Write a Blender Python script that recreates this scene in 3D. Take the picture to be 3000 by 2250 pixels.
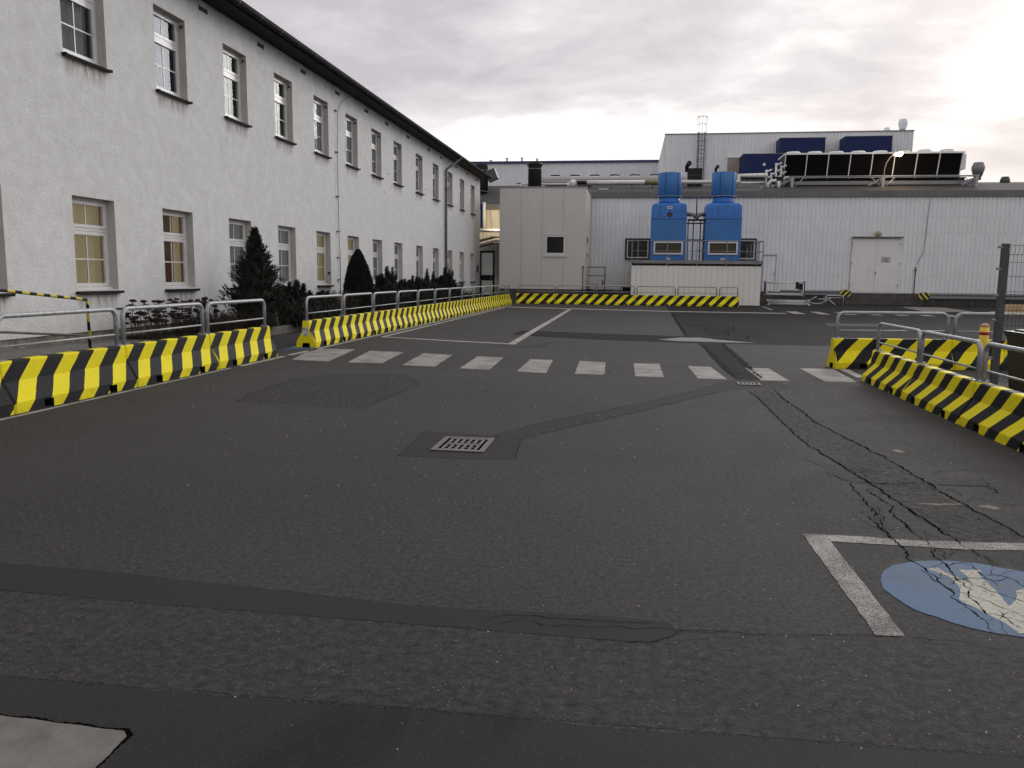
import bpy, math, random
import numpy as np
from mathutils import Vector, Matrix, noise
R = math.radians
random.seed(7)
sc = bpy.context.scene
for o in list(bpy.data.objects): bpy.data.objects.remove(o)
col = sc.collection

# ---------------------------------------------------------------- camera, sky, sun, exposure
TH, PITCH, ROLL, H = .1475, .1334, .0108, 1.374
cam = bpy.data.cameras.new('camera'); co = bpy.data.objects.new('camera', cam); col.objects.link(co)
cam.sensor_width = 36; cam.lens = 36 * 2357 / 3000; cam.clip_start = .05; cam.clip_end = 1500
fwd = Vector((-math.sin(TH) * math.cos(PITCH), math.cos(TH) * math.cos(PITCH), -math.sin(PITCH)))
rgt = Vector((math.cos(TH), math.sin(TH), 0)); upv = rgt.cross(fwd)
r2 = rgt * math.cos(ROLL) + upv * math.sin(ROLL); u2 = -rgt * math.sin(ROLL) + upv * math.cos(ROLL)
m = Matrix((r2, u2, -fwd)).transposed().to_4x4(); m.translation = (0, 0, H); co.matrix_world = m
sc.camera = co
sc.render.engine = 'CYCLES'
sc.view_settings.view_transform = 'Standard'; sc.view_settings.look = 'None'
sc.view_settings.exposure = 0.2; sc.view_settings.gamma = 1
SUN_AZ, SUN_EL = 24, 15          # degrees right of +Y, above horizon

w = bpy.data.worlds.new("World"); sc.world = w; w.use_nodes = True
nt = w.node_tree; nt.nodes.clear()
def N(t, **k):
    n = nt.nodes.new(t)
    for a, b in k.items(): setattr(n, a, b)
    return n
def L(a, b): nt.links.new(a, b)
def Mth(op, a, b=None, c=None, clamp=False):
    n = N('ShaderNodeMath', operation=op); n.use_clamp = clamp
    for i, v in enumerate((a, b, c)):
        if v is None: continue
        if isinstance(v, (int, float)): n.inputs[i].default_value = v
        else: L(v, n.inputs[i])
    return n.outputs[0]
def Mix(f, a, b):
    n = N('ShaderNodeMix', data_type='RGBA')
    for i, v in ((0, f), (6, a), (7, b)):
        if isinstance(v, (int, float)): n.inputs[i].default_value = v
        elif isinstance(v, tuple): n.inputs[i].default_value = (*v, 1)
        else: L(v, n.inputs[i])
    return n.outputs[2]
def Ramp(f, pts):
    n = N('ShaderNodeValToRGB'); e = n.color_ramp.elements
    while len(e) < len(pts): e.new(.5)
    for q, (p, c) in zip(e, pts):
        q.position = p; q.color = (*c, 1) if isinstance(c, tuple) else (c, c, c, 1)
    L(f, n.inputs[0]); return n.outputs[0]
def Noise(v, s, d=4, r=.55, dist=0):
    n = N('ShaderNodeTexNoise'); L(v, n.inputs['Vector'])
    n.inputs['Scale'].default_value = s; n.inputs['Detail'].default_value = d; n.inputs['Roughness'].default_value = r
    n.inputs['Distortion'].default_value = dist
    return n.outputs[0]
sky = N('ShaderNodeTexSky', sky_type='NISHITA'); sky.sun_disc = False
sky.sun_elevation = R(SUN_EL); sky.sun_rotation = R(SUN_AZ)
tc = N('ShaderNodeTexCoord'); sx = N('ShaderNodeSeparateXYZ'); L(tc.outputs['Generated'], sx.inputs[0])
den = Mth('ADD', Mth('MAXIMUM', sx.outputs[2], 0.0), .13)
cx = N('ShaderNodeCombineXYZ'); L(Mth('DIVIDE', sx.outputs[0], den), cx.inputs[0]); L(Mth('DIVIDE', sx.outputs[1], den), cx.inputs[1])
mp = N('ShaderNodeMapping'); mp.inputs['Location'].default_value = (1.9, 16.6, 0); L(cx.outputs[0], mp.inputs[0])
n1 = Noise(mp.outputs[0], .44, 7, .52, .35)
n2 = Noise(mp.outputs[0], 2.4, 6, .6, .3)
cl = Mth('ADD', Mth('MULTIPLY', n1, .80), Mth('MULTIPLY', n2, .20))
sd = Vector((math.sin(R(SUN_AZ)) * math.cos(R(SUN_EL)), math.cos(R(SUN_AZ)) * math.cos(R(SUN_EL)), math.sin(R(SUN_EL))))
dt = N('ShaderNodeVectorMath', operation='DOT_PRODUCT'); nz = N('ShaderNodeVectorMath', operation='NORMALIZE')
L(tc.outputs['Generated'], nz.inputs[0]); L(nz.outputs[0], dt.inputs[0]); dt.inputs[1].default_value = sd
glow = Mth('POWER', Mth('MAXIMUM', dt.outputs['Value'], 0.0), 3.5)
cl2 = Mth('SUBTRACT', cl, Mth('MULTIPLY', glow, .048))
cloud = Ramp(cl2, [(.395, (1.25, 1.22, 1.17)), (.445, (1.0, .965, .945)), (.495, (.75, .71, .725)), (.57, (.54, .51, .545))])
hz = Mth('POWER', Mth('SUBTRACT', 1.0, Mth('MULTIPLY', Mth('MAXIMUM', sx.outputs[2], 0.0), 4.4), clamp=True), 1.5)
cloud = Mix(Mth('MULTIPLY', hz, .9), cloud, (.70, .645, .645))
skyc = N('ShaderNodeVectorMath', operation='SCALE'); L(sky.outputs[0], skyc.inputs[0]); skyc.inputs['Scale'].default_value = .09
final = Mix(.96, skyc.outputs[0], cloud)
fin = N('ShaderNodeVectorMath', operation='SCALE'); L(final, fin.inputs[0]); L(Mth('ADD', .96, Mth('MULTIPLY', glow, .04)), fin.inputs['Scale'])
bg = N('ShaderNodeBackground'); L(fin.outputs[0], bg.inputs[0]); bg.inputs[1].default_value = 1.0
wo = N('ShaderNodeOutputWorld'); L(bg.outputs[0], wo.inputs[0])

sl = bpy.data.lights.new('sun', 'SUN'); sl.energy = .9; sl.angle = R(20); sl.color = (1, .98, .96)
so = bpy.data.objects.new('sun', sl); col.objects.link(so)
so.rotation_euler = (-sd).to_track_quat('-Z', 'Y').to_euler()

# ---------------------------------------------------------------- materials
def newmat(name):
    global nt
    mt = bpy.data.materials.new(name); mt.use_nodes = True; nt = mt.node_tree
    return mt, nt.nodes['Principled BSDF']
def setin(p, k, v):
    if isinstance(v, (int, float)): p.inputs[k].default_value = v
    elif isinstance(v, tuple): p.inputs[k].default_value = (*v, 1)
    else: L(v, p.inputs[k])
def bump(p, hgt, strength, dist=.01):
    b = N('ShaderNodeBump'); b.inputs['Strength'].default_value = strength; b.inputs['Distance'].default_value = dist
    L(hgt, b.inputs['Height']); L(b.outputs[0], p.inputs['Normal'])
def obco(): return N('ShaderNodeTexCoord').outputs['Object']
def geoco(): return N('ShaderNodeNewGeometry').outputs['Position']
def surf(name, c, rough=.6, var=.12, scale=4, metal=0, bmp=0, bscale=60, dirt=None, world=True, spec=.5):
    mt, p = newmat(name); v = geoco() if world else obco()
    n = Noise(v, scale, 5, .6)
    a = tuple(min(1, x * (1 - var)) for x in c); b = tuple(min(1, x * (1 + var)) for x in c)
    cc = Ramp(n, [(.3, a), (.7, b)])
    if dirt:
        s = N('ShaderNodeMapping'); s.inputs['Scale'].default_value = (6, 6, .6); L(v, s.inputs[0])
        dn = Noise(s.outputs[0], 1.2, 5, .65)
        cc = Mix(Mth('MULTIPLY', Ramp(dn, [(.48, 0.0), (.75, 1.0)]), dirt[1]), cc, dirt[0])
    setin(p, 'Base Color', cc); p.inputs['Roughness'].default_value = rough; p.inputs['Metallic'].default_value = metal
    p.inputs['Specular IOR Level'].default_value = spec
    if bmp: bump(p, Noise(v, bscale, 3, .6), bmp, .004)
    return mt

def asphalt(name, base, contrast=1.0, grain=1.0, rough=.82, warm=1.0, pit=1.0, soft=True, spec=.24):
    mt, p = newmat(name); v = geoco()
    big = Noise(v, .35, 4, .6); mid = Noise(v, 2.2, 5, .65); fine = Noise(v, 34 / grain, 8, .82)
    vo = N('ShaderNodeTexVoronoi'); L(v, vo.inputs['Vector']); vo.inputs['Scale'].default_value = 210 / grain
    st = N('ShaderNodeTexVoronoi'); L(v, st.inputs['Vector']); st.inputs['Scale'].default_value = 120 / grain
    f = Mth('ADD', Mth('MULTIPLY', Mth('SUBTRACT', big, .5), .9), Mth('MULTIPLY', Mth('SUBTRACT', mid, .5), .6))
    f = Mth('ADD', f, Mth('MULTIPLY', Mth('SUBTRACT', fine, .5), 3.6 * contrast))
    f = Mth('ADD', f, Mth('MULTIPLY', Mth('SUBTRACT', vo.outputs['Distance'], .35), .5 * contrast))
    f = Mth('ADD', 1.0, f)
    b = N('ShaderNodeVectorMath', operation='SCALE')
    tint = Mix(Noise(v, .8, 3), (base * 1.05, base * .985, base * .975), (base * 1.0, base * .965, base * 1.0))
    L(tint, b.inputs[0]); L(f, b.inputs['Scale'])
    # pale stones
    sp = N('ShaderNodeSeparateColor'); L(st.outputs['Color'], sp.inputs[0])
    m1 = Mth('MULTIPLY', Mth('GREATER_THAN', sp.outputs[0], .95), Mth('LESS_THAN', st.outputs['Distance'], .36))
    c1 = Mix(Mth('MULTIPLY', m1, .7), b.outputs[0], (base * 4.2, base * 4.1, base * 3.9))
    # dark pits
    pm = N('ShaderNodeMapping'); pm.inputs['Scale'].default_value = (1, 1, 1); L(v, pm.inputs[0])
    pn = Noise(pm.outputs[0], 48 / grain, 6, .75)
    c2 = Mix(Mth('MULTIPLY', Ramp(pn, [(.60, 0.0), (.68, 1.0)]), .65 * pit), c1, (base * .22,) * 3)
    setin(p, 'Base Color', c2); setin(p, 'Roughness', Ramp(mid, [(.3, rough - .04), (.7, rough + .08)]))
    p.inputs['Specular IOR Level'].default_value = spec
    bump(p, Mth('ADD', Mth('MULTIPLY', fine, 1.0), Mth('MULTIPLY', vo.outputs['Distance'], .3)), .6 * contrast, .006)
    if soft:
        at = N('ShaderNodeAttribute'); at.attribute_name = 'fade'
        al = Mth('ADD', Mth('MULTIPLY', Mth('SUBTRACT', at.outputs['Fac'], .5), 2.0), Mth('MULTIPLY', Mth('SUBTRACT', Mth('ADD', Mth('MULTIPLY', Noise(v, 60, 5, .8), .6), Mth('MULTIPLY', mid, .4)), .5), 2.4))
        al = Mth('ADD', Mth('MULTIPLY', al, 6.0 if soft is True else 1.5), .5, clamp=True)
        if soft is not True: al = Mth('MULTIPLY', al, soft)
        setin(p, 'Alpha', al)
    return mt

def paint_on_road(name, c, wear=.5, size=55, under=(.045, .043, .042)):
    mt, p = newmat(name); v = geoco()
    n = Noise(v, size, 4, .75); n2 = Noise(v, 3.0, 5, .6)
    f = Mth('ADD', Mth('MULTIPLY', n, .75), Mth('MULTIPLY', n2, .35))
    msk = Ramp(f, [(max(0.01, wear - .06), 0.0), (wear + .06, 1.0)])
    cc = Mix(msk, under, Mix(n2, tuple(x * .8 for x in c), tuple(x * 1.1 for x in c)))
    setin(p, 'Base Color', cc); p.inputs['Roughness'].default_value = .7; p.inputs['Specular IOR Level'].default_value = .35
    bump(p, n, .5, .004)
    return mt

def stripes(name, diag=1.0, period=.5, off=.08, yel=(.81, .70, .016), blk=(.013, .013, .015), ends=True, axis=0, length=2.0):
    mt, p = newmat(name); o = obco(); s = N('ShaderNodeSeparateXYZ'); L(o, s.inputs[0])
    a = s.outputs[axis]
    wob = Mth('MULTIPLY', Mth('SUBTRACT', Noise(o, 9, 2), .5), .018)
    e = Mth('ADD', Mth('SUBTRACT', a, Mth('MULTIPLY', s.outputs[2], diag)), Mth('ADD', off, wob))
    fr = Mth('FRACT', Mth('DIVIDE', Mth('ADD', e, 10 * period), period))
    msk = Mth('LESS_THAN', fr, .5)
    if ends:
        g = N('ShaderNodeNewGeometry'); vt = N('ShaderNodeVectorTransform', vector_type='NORMAL', convert_from='WORLD', convert_to='OBJECT')
        L(g.outputs['True Normal'], vt.inputs[0]); s2 = N('ShaderNodeSeparateXYZ'); L(vt.outputs[0], s2.inputs[0])
        atend = Mth('GREATER_THAN', Mth('ABSOLUTE', Mth('SUBTRACT', s.outputs[0], 1.0)), .965)
        msk = Mth('MAXIMUM', msk, Mth('MULTIPLY', atend, Mth('GREATER_THAN', Mth('ABSOLUTE', s2.outputs[0]), .30)))
    n = Noise(geoco(), 5, 5, .65); fn = Noise(o, 90, 3, .7)
    ye = Mix(n, tuple(x * .84 for x in yel), tuple(x * 1.08 for x in yel)); bk = Mix(n, blk, tuple(x * 1.8 for x in blk))
    cc = Mix(msk, bk, ye)
    # road dirt near the foot, scuffs
    dz = Mth('MULTIPLY', Mth('SUBTRACT', .16, s.outputs[2]), 5.0, clamp=True)
    cc = Mix(Mth('MULTIPLY', Mth('MULTIPLY', dz, Ramp(Noise(o, 12, 5, .7), [(.46, 0.0), (.68, 1.0)])), .45), cc, (.06, .055, .05))
    chips = Ramp(Noise(o, 34, 4, .7), [(.685, 0.0), (.71, 1.0)])
    cc = Mix(Mth('MULTIPLY', chips, .6), cc, (.22, .21, .19))
    setin(p, 'Base Color', cc); p.inputs['Roughness'].default_value = .62; p.inputs['Specular IOR Level'].default_value = .12
    bump(p, Mth('ADD', Mth('MULTIPLY', fn, .5), n), .15, .01)
    return mt

M = {}
M['asphalt'] = asphalt('asphalt', .0325, 1.3, 1.0, soft=False); M['asphalt_patch'] = asphalt('asphalt_patch', .042, .8, 1.0)
M['asphalt_coarse'] = asphalt('asphalt_coarse', .0285, 1.5, 1.5)
M['asphalt_smooth'] = asphalt('asphalt_smooth', .0195, .35, .7, .80, pit=.3)
M['asphalt_dark'] = asphalt('asphalt_dark', .0195, 1.0, .9, pit=.6, spec=.05)
M['asphalt_mark'] = asphalt('asphalt_mark', .010, .4, 1, soft=.17)
M['asphalt_far'] = asphalt('asphalt_far', .0215, .8, 1.2, .85, spec=.07)
M['asphalt_strip'] = asphalt('asphalt_strip', .0295, .6, .9, .85, pit=.5, spec=.16)
M['asphalt_worn'] = asphalt('asphalt_worn', .030, 2.1, 2.0, spec=.16)
M['crack'] = surf('crack', (.005, .0048, .0045), .95, .3, 40, spec=0)
M['tar'] = surf('tar', (.008, .0078, .008), .85, .35, 14, bmp=.4, bscale=120, spec=.05)
M['paint'] = paint_on_road('road_paint', (.29, .275, .258), .505, 60)
M['paint_worn'] = paint_on_road('road_paint_worn', (.31, .30, .275), .565, 120)
M['paint_line'] = paint_on_road('road_paint_line', (.34, .33, .31), .48, 60)
M['blue_paint'] = paint_on_road('blue_road_paint', (.024, .085, .185), .495, 60, (.038, .05, .068))
M['cream_paint'] = paint_on_road('cream_road_paint', (.37, .355, .30), .47, 60)
M['puddle'] = surf('puddle', (.12, .122, .135), .4, .4, 3)
M['stain_pale'] = surf('stain_pale', (.17, .13, .10), .9, .35, 20)
M['slab'] = surf('concrete_slab', (.135, .13, .122), .85, .25, 6, bmp=.5, bscale=90, dirt=((.05, .048, .045), .5))
M['kerb'] = surf('kerb_concrete', (.15, .14, .125), .9, .25, 5, bmp=.4, bscale=70, dirt=((.05, .045, .04), .6))
M['soil'] = surf('soil', (.022, .017, .013), .95, .4, 12, bmp=.8, bscale=50)
M['barrier'] = stripes('barrier_paint'); M['barrier_mid'] = stripes('barrier_paint_inner', ends=False)
M['hazard_tube'] = stripes('hazard_tube', 0, .24, 0, (.62, .52, .08), ends=False, axis=1)
M['hazard_post'] = stripes('hazard_post', -1, .24, .05, (.62, .52, .08), ends=False, axis=0)
M['hazard_plate'] = stripes('hazard_plate', .9, .30, .03, (.55, .48, .10), ends=False)
M['hazard_plate2'] = stripes('hazard_plate2', -.9, .30, .03, (.55, .48, .10), ends=False)
M['galv'] = surf('galvanised_steel', (.33, .34, .355), .5, .25, 22, metal=.45, bmp=.25, bscale=60)
M['steel_grey'] = surf('grey_steel', (.20, .205, .215), .5, .2, 6, metal=.3)
M['steel_dark'] = surf('dark_steel', (.045, .048, .055), .5, .3, 6)
M['black'] = surf('black_metal', (.008, .008, .009), .6, .35, 5, spec=.3)
M['black_mesh'] = surf('coil_black', (.005, .005, .005), .9, .3, 60, spec=.1)
M['white_pipe'] = surf('white_pipe', (.62, .62, .62), .4, .12, 6, metal=.2)
M['olive_pipe'] = surf('olive_pipe', (.17, .155, .06), .6, .2, 6)
M['pvc'] = surf('white_window_frame', (.60, .60, .61), .35, .06, 5)
M['sill'] = surf('dark_sill', (.022, .0215, .021), .8, .3, 10, spec=.08)
M['gutter'] = surf('dark_gutter', (.016, .0145, .014), .7, .3, 4, spec=.15)
M['pipe_grey'] = surf('downpipe_zinc', (.105, .105, .108), .5, .25, 3)
M['roof_dark'] = surf('roof_felt', (.045, .043, .043), .85, .3, .8, bmp=.3, bscale=20, dirt=((.085, .08, .078), .7))
M['fascia'] = surf('fascia_grey', (.125, .118, .118), .6, .18, .6, dirt=((.18, .17, .165), .6))
M['plinth_dark'] = surf('dark_plinth', (.075, .070, .066), .9, .3, 3, bmp=.3, bscale=30, dirt=((.03, .028, .026), .6))
M['plinth_stone'] = surf('stone_plinth', (.19, .165, .14), .9, .5, 7, bmp=.7, bscale=30, dirt=((.05, .042, .035), .8))
M['panel_grey'] = surf('grey_panel', (.52, .505, .485), .5, .035, 1.2, dirt=((.45, .44, .42), .35))
M['clad'] = surf('white_cladding', (.70, .725, .745), .5, .05, .5, dirt=((.52, .53, .545), .4))
M['clad_warm'] = surf('cream_cladding', (.68, .68, .655), .5, .05, .5, dirt=((.52, .51, .49), .4))
M['clad_far'] = surf('far_white_cladding', (.68, .70, .725), .5, .06, .4, dirt=((.46, .465, .48), .6))
M['clad_left'] = surf('beige_cladding', (.60, .57, .50), .6, .1, 1, dirt=((.2, .18, .15), .5))
M['door_white'] = surf('white_steel_door', (.70, .69, .675), .45, .04, 1.2, dirt=((.42, .39, .35), .35))
M['screw'] = surf('screw_head', (.10, .10, .10), .6)
M['seam'] = surf('dark_seam_gasket', (.06, .058, .055), .8)  # dark joint colour for panel seams and the door gap
M['navy'] = surf('navy_cladding', (.010, .019, .085), .6, .12, .8, spec=.2)
M['navy_trim'] = surf('navy_trim', (.018, .03, .11), .5, .15, 2)
M['blue'] = surf('blue_plastic', (.014, .135, .48), .38, .16, 1.1, dirt=((.025, .045, .085), .85))
M['blue_dull'] = surf('blue_faded', (.022, .140, .40), .55, .10, 1.3, dirt=((.08, .15, .27), .5))
M['brown_mesh'] = surf('brown_filter', (.055, .045, .032), .85, .25, 50)
M['sign_white'] = surf('white_sign', (.55, .55, .56), .5, .04)
M['print'] = surf('dark_print', (.05, .05, .055), .6, .2, 30)
M['red'] = surf('red_band', (.35, .015, .012), .5, .15)
M['yellow'] = surf('yellow_enamel', (.72, .50, .02), .45, .12, 7)
M['pink'] = surf('faded_red_cap', (.50, .22, .17), .6, .1)
M['globe'] = surf('opal_globe', (.36, .34, .21), .35, .1, 5)
M['bin'] = surf('bin_plastic', (.005, .0055, .006), .5, .2, 6)
M['wood'] = surf('raw_timber', (.50, .36, .19), .8, .2, 6, dirt=((.3, .19, .10), .5))
M['needle'] = surf('dark_needles', (.012, .0155, .010), .8, .55, 7)
M['needle_pine'] = surf('pine_needles', (.010, .0135, .0085), .75, .5, 8)
M['thuja'] = surf('thuja_scales', (.0085, .0110, .0070), .85, .45, 9)
M['twig'] = surf('brown_twigs', (.022, .014, .011), .9, .4, 9)
M['dry_flower'] = surf('dry_flower_heads', (.018, .010, .008), .9, .4, 20)
M['cover'] = surf('ground_cover_leaves', (.028, .032, .015), .8, .5, 8)
M['bark'] = surf('bark', (.05, .035, .025), .9, .3, 10)
M['beige'] = surf('beige_shutter', (.30, .26, .225), .6, .1, 2)
M['dark_room'] = surf('dark_interior', (.02, .021, .023), .9)
M['room'] = surf('room_walls', (.16, .16, .165), .9)
M['cloth_grey'] = surf('grey_curtain', (.26, .27, .29), .9, .2, 3)
M['blind_olive'] = surf('olive_blind', (.17, .15, .085), .9, .2, 2)
M['leaf_house'] = surf('houseplant_leaf', (.02, .03, .02), .7)
# plaster wall
mt, p = newmat('rough_plaster'); v = geoco()
big = Noise(v, .5, 5, .65); mid = Noise(v, 4.5, 6, .7); fine = Noise(v, 38, 4, .65)
sm = N('ShaderNodeMapping'); sm.inputs['Scale'].default_value = (2, 2, .6); L(v, sm.inputs[0]); stn = Noise(sm.outputs[0], 1.3, 6, .65)
c = Mix(big, (.655, .66, .675), (.765, .77, .785)); c = Mix(Ramp(mid, [(.35, .6), (.7, 0.0)]), c, (.55, .55, .555))
c = Mix(Mth('MULTIPLY', Ramp(stn, [(.52, 0.0), (.78, 1.0)]), .16), c, (.46, .45, .435))
sxz = N('ShaderNodeSeparateXYZ'); L(v, sxz.inputs[0])
splash = Mth('MULTIPLY', Mth('MULTIPLY', Mth('SUBTRACT', .95, sxz.outputs[2]), 1.6, clamp=True), Ramp(mid, [(.3, .9), (.7, .25)]))
c = Mix(Mth('MULTIPLY', splash, .45), c, (.40, .365, .32))
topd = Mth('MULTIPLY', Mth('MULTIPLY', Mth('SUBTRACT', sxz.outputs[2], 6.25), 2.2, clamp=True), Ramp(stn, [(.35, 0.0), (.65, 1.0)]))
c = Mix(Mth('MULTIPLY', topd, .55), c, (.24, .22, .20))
setin(p, 'Base Color', c); p.inputs['Roughness'].default_value = .92; p.inputs['Specular IOR Level'].default_value = .2
bump(p, Mth('ADD', fine, Mth('MULTIPLY', mid, 1.6)), .75, .016); M['plaster'] = mt
# reveal plaster (smoother, unpainted grey-beige)
M['reveal'] = surf('smooth_reveal_plaster', (.46, .44, .415), .9, .1, 4, bmp=.3, bscale=40)
# glass
mt, p = newmat('window_glass'); nt.nodes.remove(p)
tr = N('ShaderNodeBsdfTransparent'); tr.inputs[0].default_value = (.9, .92, .92, 1); gl = N('ShaderNodeBsdfGlossy'); gl.inputs['Roughness'].default_value = .015
gl.inputs[0].default_value = (.36, .38, .41, 1)
fr = N('ShaderNodeFresnel'); fr.inputs[0].default_value = 1.5; ms = N('ShaderNodeMixShader'); L(fr.outputs[0], ms.inputs[0]); L(tr.outputs[0], ms.inputs[1]); L(gl.outputs[0], ms.inputs[2])
L(ms.outputs[0], nt.nodes['Material Output'].inputs[0]); M['glass'] = mt
def emis(name, c, s, var=0):
    mt, p = newmat(name)
    if var:
        o = obco(); mpp = N('ShaderNodeMapping'); mpp.inputs['Scale'].default_value = (9, 9, .25); L(o, mpp.inputs[0])
        cc = Mix(Noise(mpp.outputs[0], 1, 2), tuple(x * (1 - var) for x in c), tuple(min(1, x * (1 + var)) for x in c)); setin(p, 'Emission Color', cc)
    else: p.inputs['Emission Color'].default_value = (*c, 1)
    p.inputs['Base Color'].default_value = (*[x * .5 for x in c], 1); p.inputs['Emission Strength'].default_value = s; return mt
M['lit_curtain'] = emis('lit_curtain', (.55, .43, .25), .24, .45)
M['lit_curtain_dim'] = emis('lit_curtain_dim', (.50, .42, .20), .22, .3)
M['lit_brown'] = emis('lit_cupboard', (.10, .045, .025), .3, .3)
M['blind_grey_glow'] = emis('grey_blind_glow', (.28, .28, .275), .22, .2)  # weak glow added to the blind colour to lift shaded panes
M['lamp_on'] = emis('sodium_lamp_lit', (1, .72, .38), 60)
# stain decal under sills
mt, p = newmat('sill_streak_stain'); o = obco(); s = N('ShaderNodeSeparateXYZ'); L(o, s.inputs[0])
mpp = N('ShaderNodeMapping'); mpp.inputs['Scale'].default_value = (5, 5, 1); L(o, mpp.inputs[0])
a = Mth('MULTIPLY', Mth('ADD', 1.0, Mth('MULTIPLY', s.outputs[2], 3.2), clamp=True), Ramp(Noise(mpp.outputs[0], 2.2, 6, .7), [(.38, 0.0), (.68, 1.0)]))
edge = Mth('MULTIPLY', Mth('SUBTRACT', .54, Mth('ABSOLUTE', s.outputs[1])), 9.0, clamp=True)
setin(p, 'Base Color', (.15, .12, .095)); setin(p, 'Alpha', Mth('MULTIPLY', Mth('MULTIPLY', a, edge), .75)); p.inputs['Roughness'].default_value = .95
M['streak'] = mt

# ---------------------------------------------------------------- mesh helpers
class MB:
    def __init__(s): s.v = []; s.f = []; s.m = []; s.sm = []
    def face(s, pts, mi=0, smooth=False):
        b = len(s.v); s.v += [tuple(q) for q in pts]; s.f.append(tuple(range(b, b + len(pts)))); s.m.append(mi); s.sm.append(smooth); return s
    def box(s, x0, x1, y0, y1, z0, z1, mi=0):
        b = len(s.v); s.v += [(x, y, z) for z in (z0, z1) for x, y in ((x0, y0), (x1, y0), (x1, y1), (x0, y1))]
        for q in ((3, 2, 1, 0), (4, 5, 6, 7), (0, 1, 5, 4), (1, 2, 6, 5), (2, 3, 7, 6), (3, 0, 4, 7)):
            s.f.append(tuple(b + i for i in q)); s.m.append(mi); s.sm.append(False)
        return s
    def obox(s, c, ax, ay, az, mi=0):
        c, ax, ay, az = map(Vector, (c, ax, ay, az)); b = len(s.v)
        for k in (-1, 1):
            for i, j in ((-1, -1), (1, -1), (1, 1), (-1, 1)): s.v.append(tuple(c + ax * i + ay * j + az * k))
        for q in ((3, 2, 1, 0), (4, 5, 6, 7), (0, 1, 5, 4), (1, 2, 6, 5), (2, 3, 7, 6), (3, 0, 4, 7)):
            s.f.append(tuple(b + i for i in q)); s.m.append(mi); s.sm.append(False)
        return s
    def tube(s, pts, r, n=10, mi=0, caps=True, r1=None):
        pts = [Vector(q) for q in pts]; rings = []; up = None
        for i, q in enumerate(pts):
            t = ((pts[min(i + 1, len(pts) - 1)] - q).normalized() + (q - pts[max(i - 1, 0)]).normalized()).normalized()
            if up is None: up = Vector((0, 0, 1)) if abs(t.z) < .9 else Vector((0, 1, 0))
            a = t.cross(up).normalized(); bb = a.cross(t).normalized(); up = bb
            rr = r if r1 is None else r + (r1 - r) * i / (len(pts) - 1)
            b0 = len(s.v); s.v += [tuple(q + a * math.cos(6.28319 * k / n) * rr + bb * math.sin(6.28319 * k / n) * rr) for k in range(n)]
            rings.append(b0)
        for a, b in zip(rings, rings[1:]):
            for k in range(n):
                s.f.append((a + k, a + (k + 1) % n, b + (k + 1) % n, b + k)); s.m.append(mi); s.sm.append(True)
        if caps:
            s.f.append(tuple(rings[0] + k for k in range(n))[::-1]); s.m.append(mi); s.sm.append(False)
            s.f.append(tuple(rings[-1] + k for k in range(n))); s.m.append(mi); s.sm.append(False)
        return s
    def lathe(s, prof, c=(0, 0, 0), n=24, mi=0, smooth=True):
        c = Vector(c); rings = []
        for r, z in prof:
            rings.append(len(s.v)); s.v += [(c.x + r * math.cos(6.28319 * k / n), c.y + r * math.sin(6.28319 * k / n), c.z + z) for k in range(n)]
        for a, b in zip(rings, rings[1:]):
            for k in range(n):
                s.f.append((a + k, a + (k + 1) % n, b + (k + 1) % n, b + k)); s.m.append(mi); s.sm.append(smooth)
        s.f.append(tuple(rings[0] + k for k in range(n))[::-1]); s.m.append(mi); s.sm.append(False)
        s.f.append(tuple(rings[-1] + k for k in range(n))); s.m.append(mi); s.sm.append(False)
        return s
    def mesh(s, name, mats, off=(0, 0, 0)):
        me = bpy.data.meshes.new(name); ox, oy, oz = off
        me.from_pydata([(x - ox, y - oy, z - oz) for x, y, z in s.v], [], s.f)
        for q in mats: me.materials.append(q)
        me.polygons.foreach_set('material_index', s.m); me.polygons.foreach_set('use_smooth', s.sm); me.update(); return me
    def build(s, name, mats, parent=None, loc=(0, 0, 0), world=False):
        if not isinstance(mats, (list, tuple)): mats = [mats]
        off = wloc(parent) if (world and parent) else (0, 0, 0)
        o = bpy.data.objects.new(name, s.mesh(name, mats, off)); col.objects.link(o); o.parent = parent; o.location = loc; return o
def wloc(o):
    x = y = z = 0
    while o: x += o.location.x; y += o.location.y; z += o.location.z; o = o.parent
    return (x, y, z)
def B(*a): return MB().box(*a)
def tag(o, label=None, cat=None, group=None, kind=None):
    if label: o['label'] = label
    if cat: o['category'] = cat
    if group: o['group'] = group
    if kind: o['kind'] = kind
    return o
def thing(name, loc, label, cat, group=None):
    o = bpy.data.objects.new(name, None); col.objects.link(o); o.location = loc; o.empty_display_size = .2
    return tag(o, label, cat, group)
def share(name, me, parent, loc=(0, 0, 0), scale=None, rot=None):
    o = bpy.data.objects.new(name, me); col.objects.link(o); o.parent = parent; o.location = loc
    if scale: o.scale = scale
    if rot: o.rotation_euler = rot
    return o
def copy_tree(o, parent=None):
    c = o.copy(); col.objects.link(c); c.parent = parent
    for ch in list(o.children): copy_tree(ch, c)
    return c
def arc_path(x0, x1, z0, z1, r, n=6):
    pts = [(x0, 0, z0)]
    for i in range(n + 1):
        a = math.pi / 2 * i / n; pts.append((x0 + r - r * math.cos(a), 0, z1 - r + r * math.sin(a)))
    for i in range(n + 1):
        a = math.pi / 2 * i / n; pts.append((x1 - r + r * math.sin(a), 0, z1 - r + r * math.cos(a)))
    pts.append((x1, 0, z0)); return pts
ORD = 'first second third fourth fifth sixth seventh eighth ninth tenth eleventh twelfth thirteenth fourteenth'.split()

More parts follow.
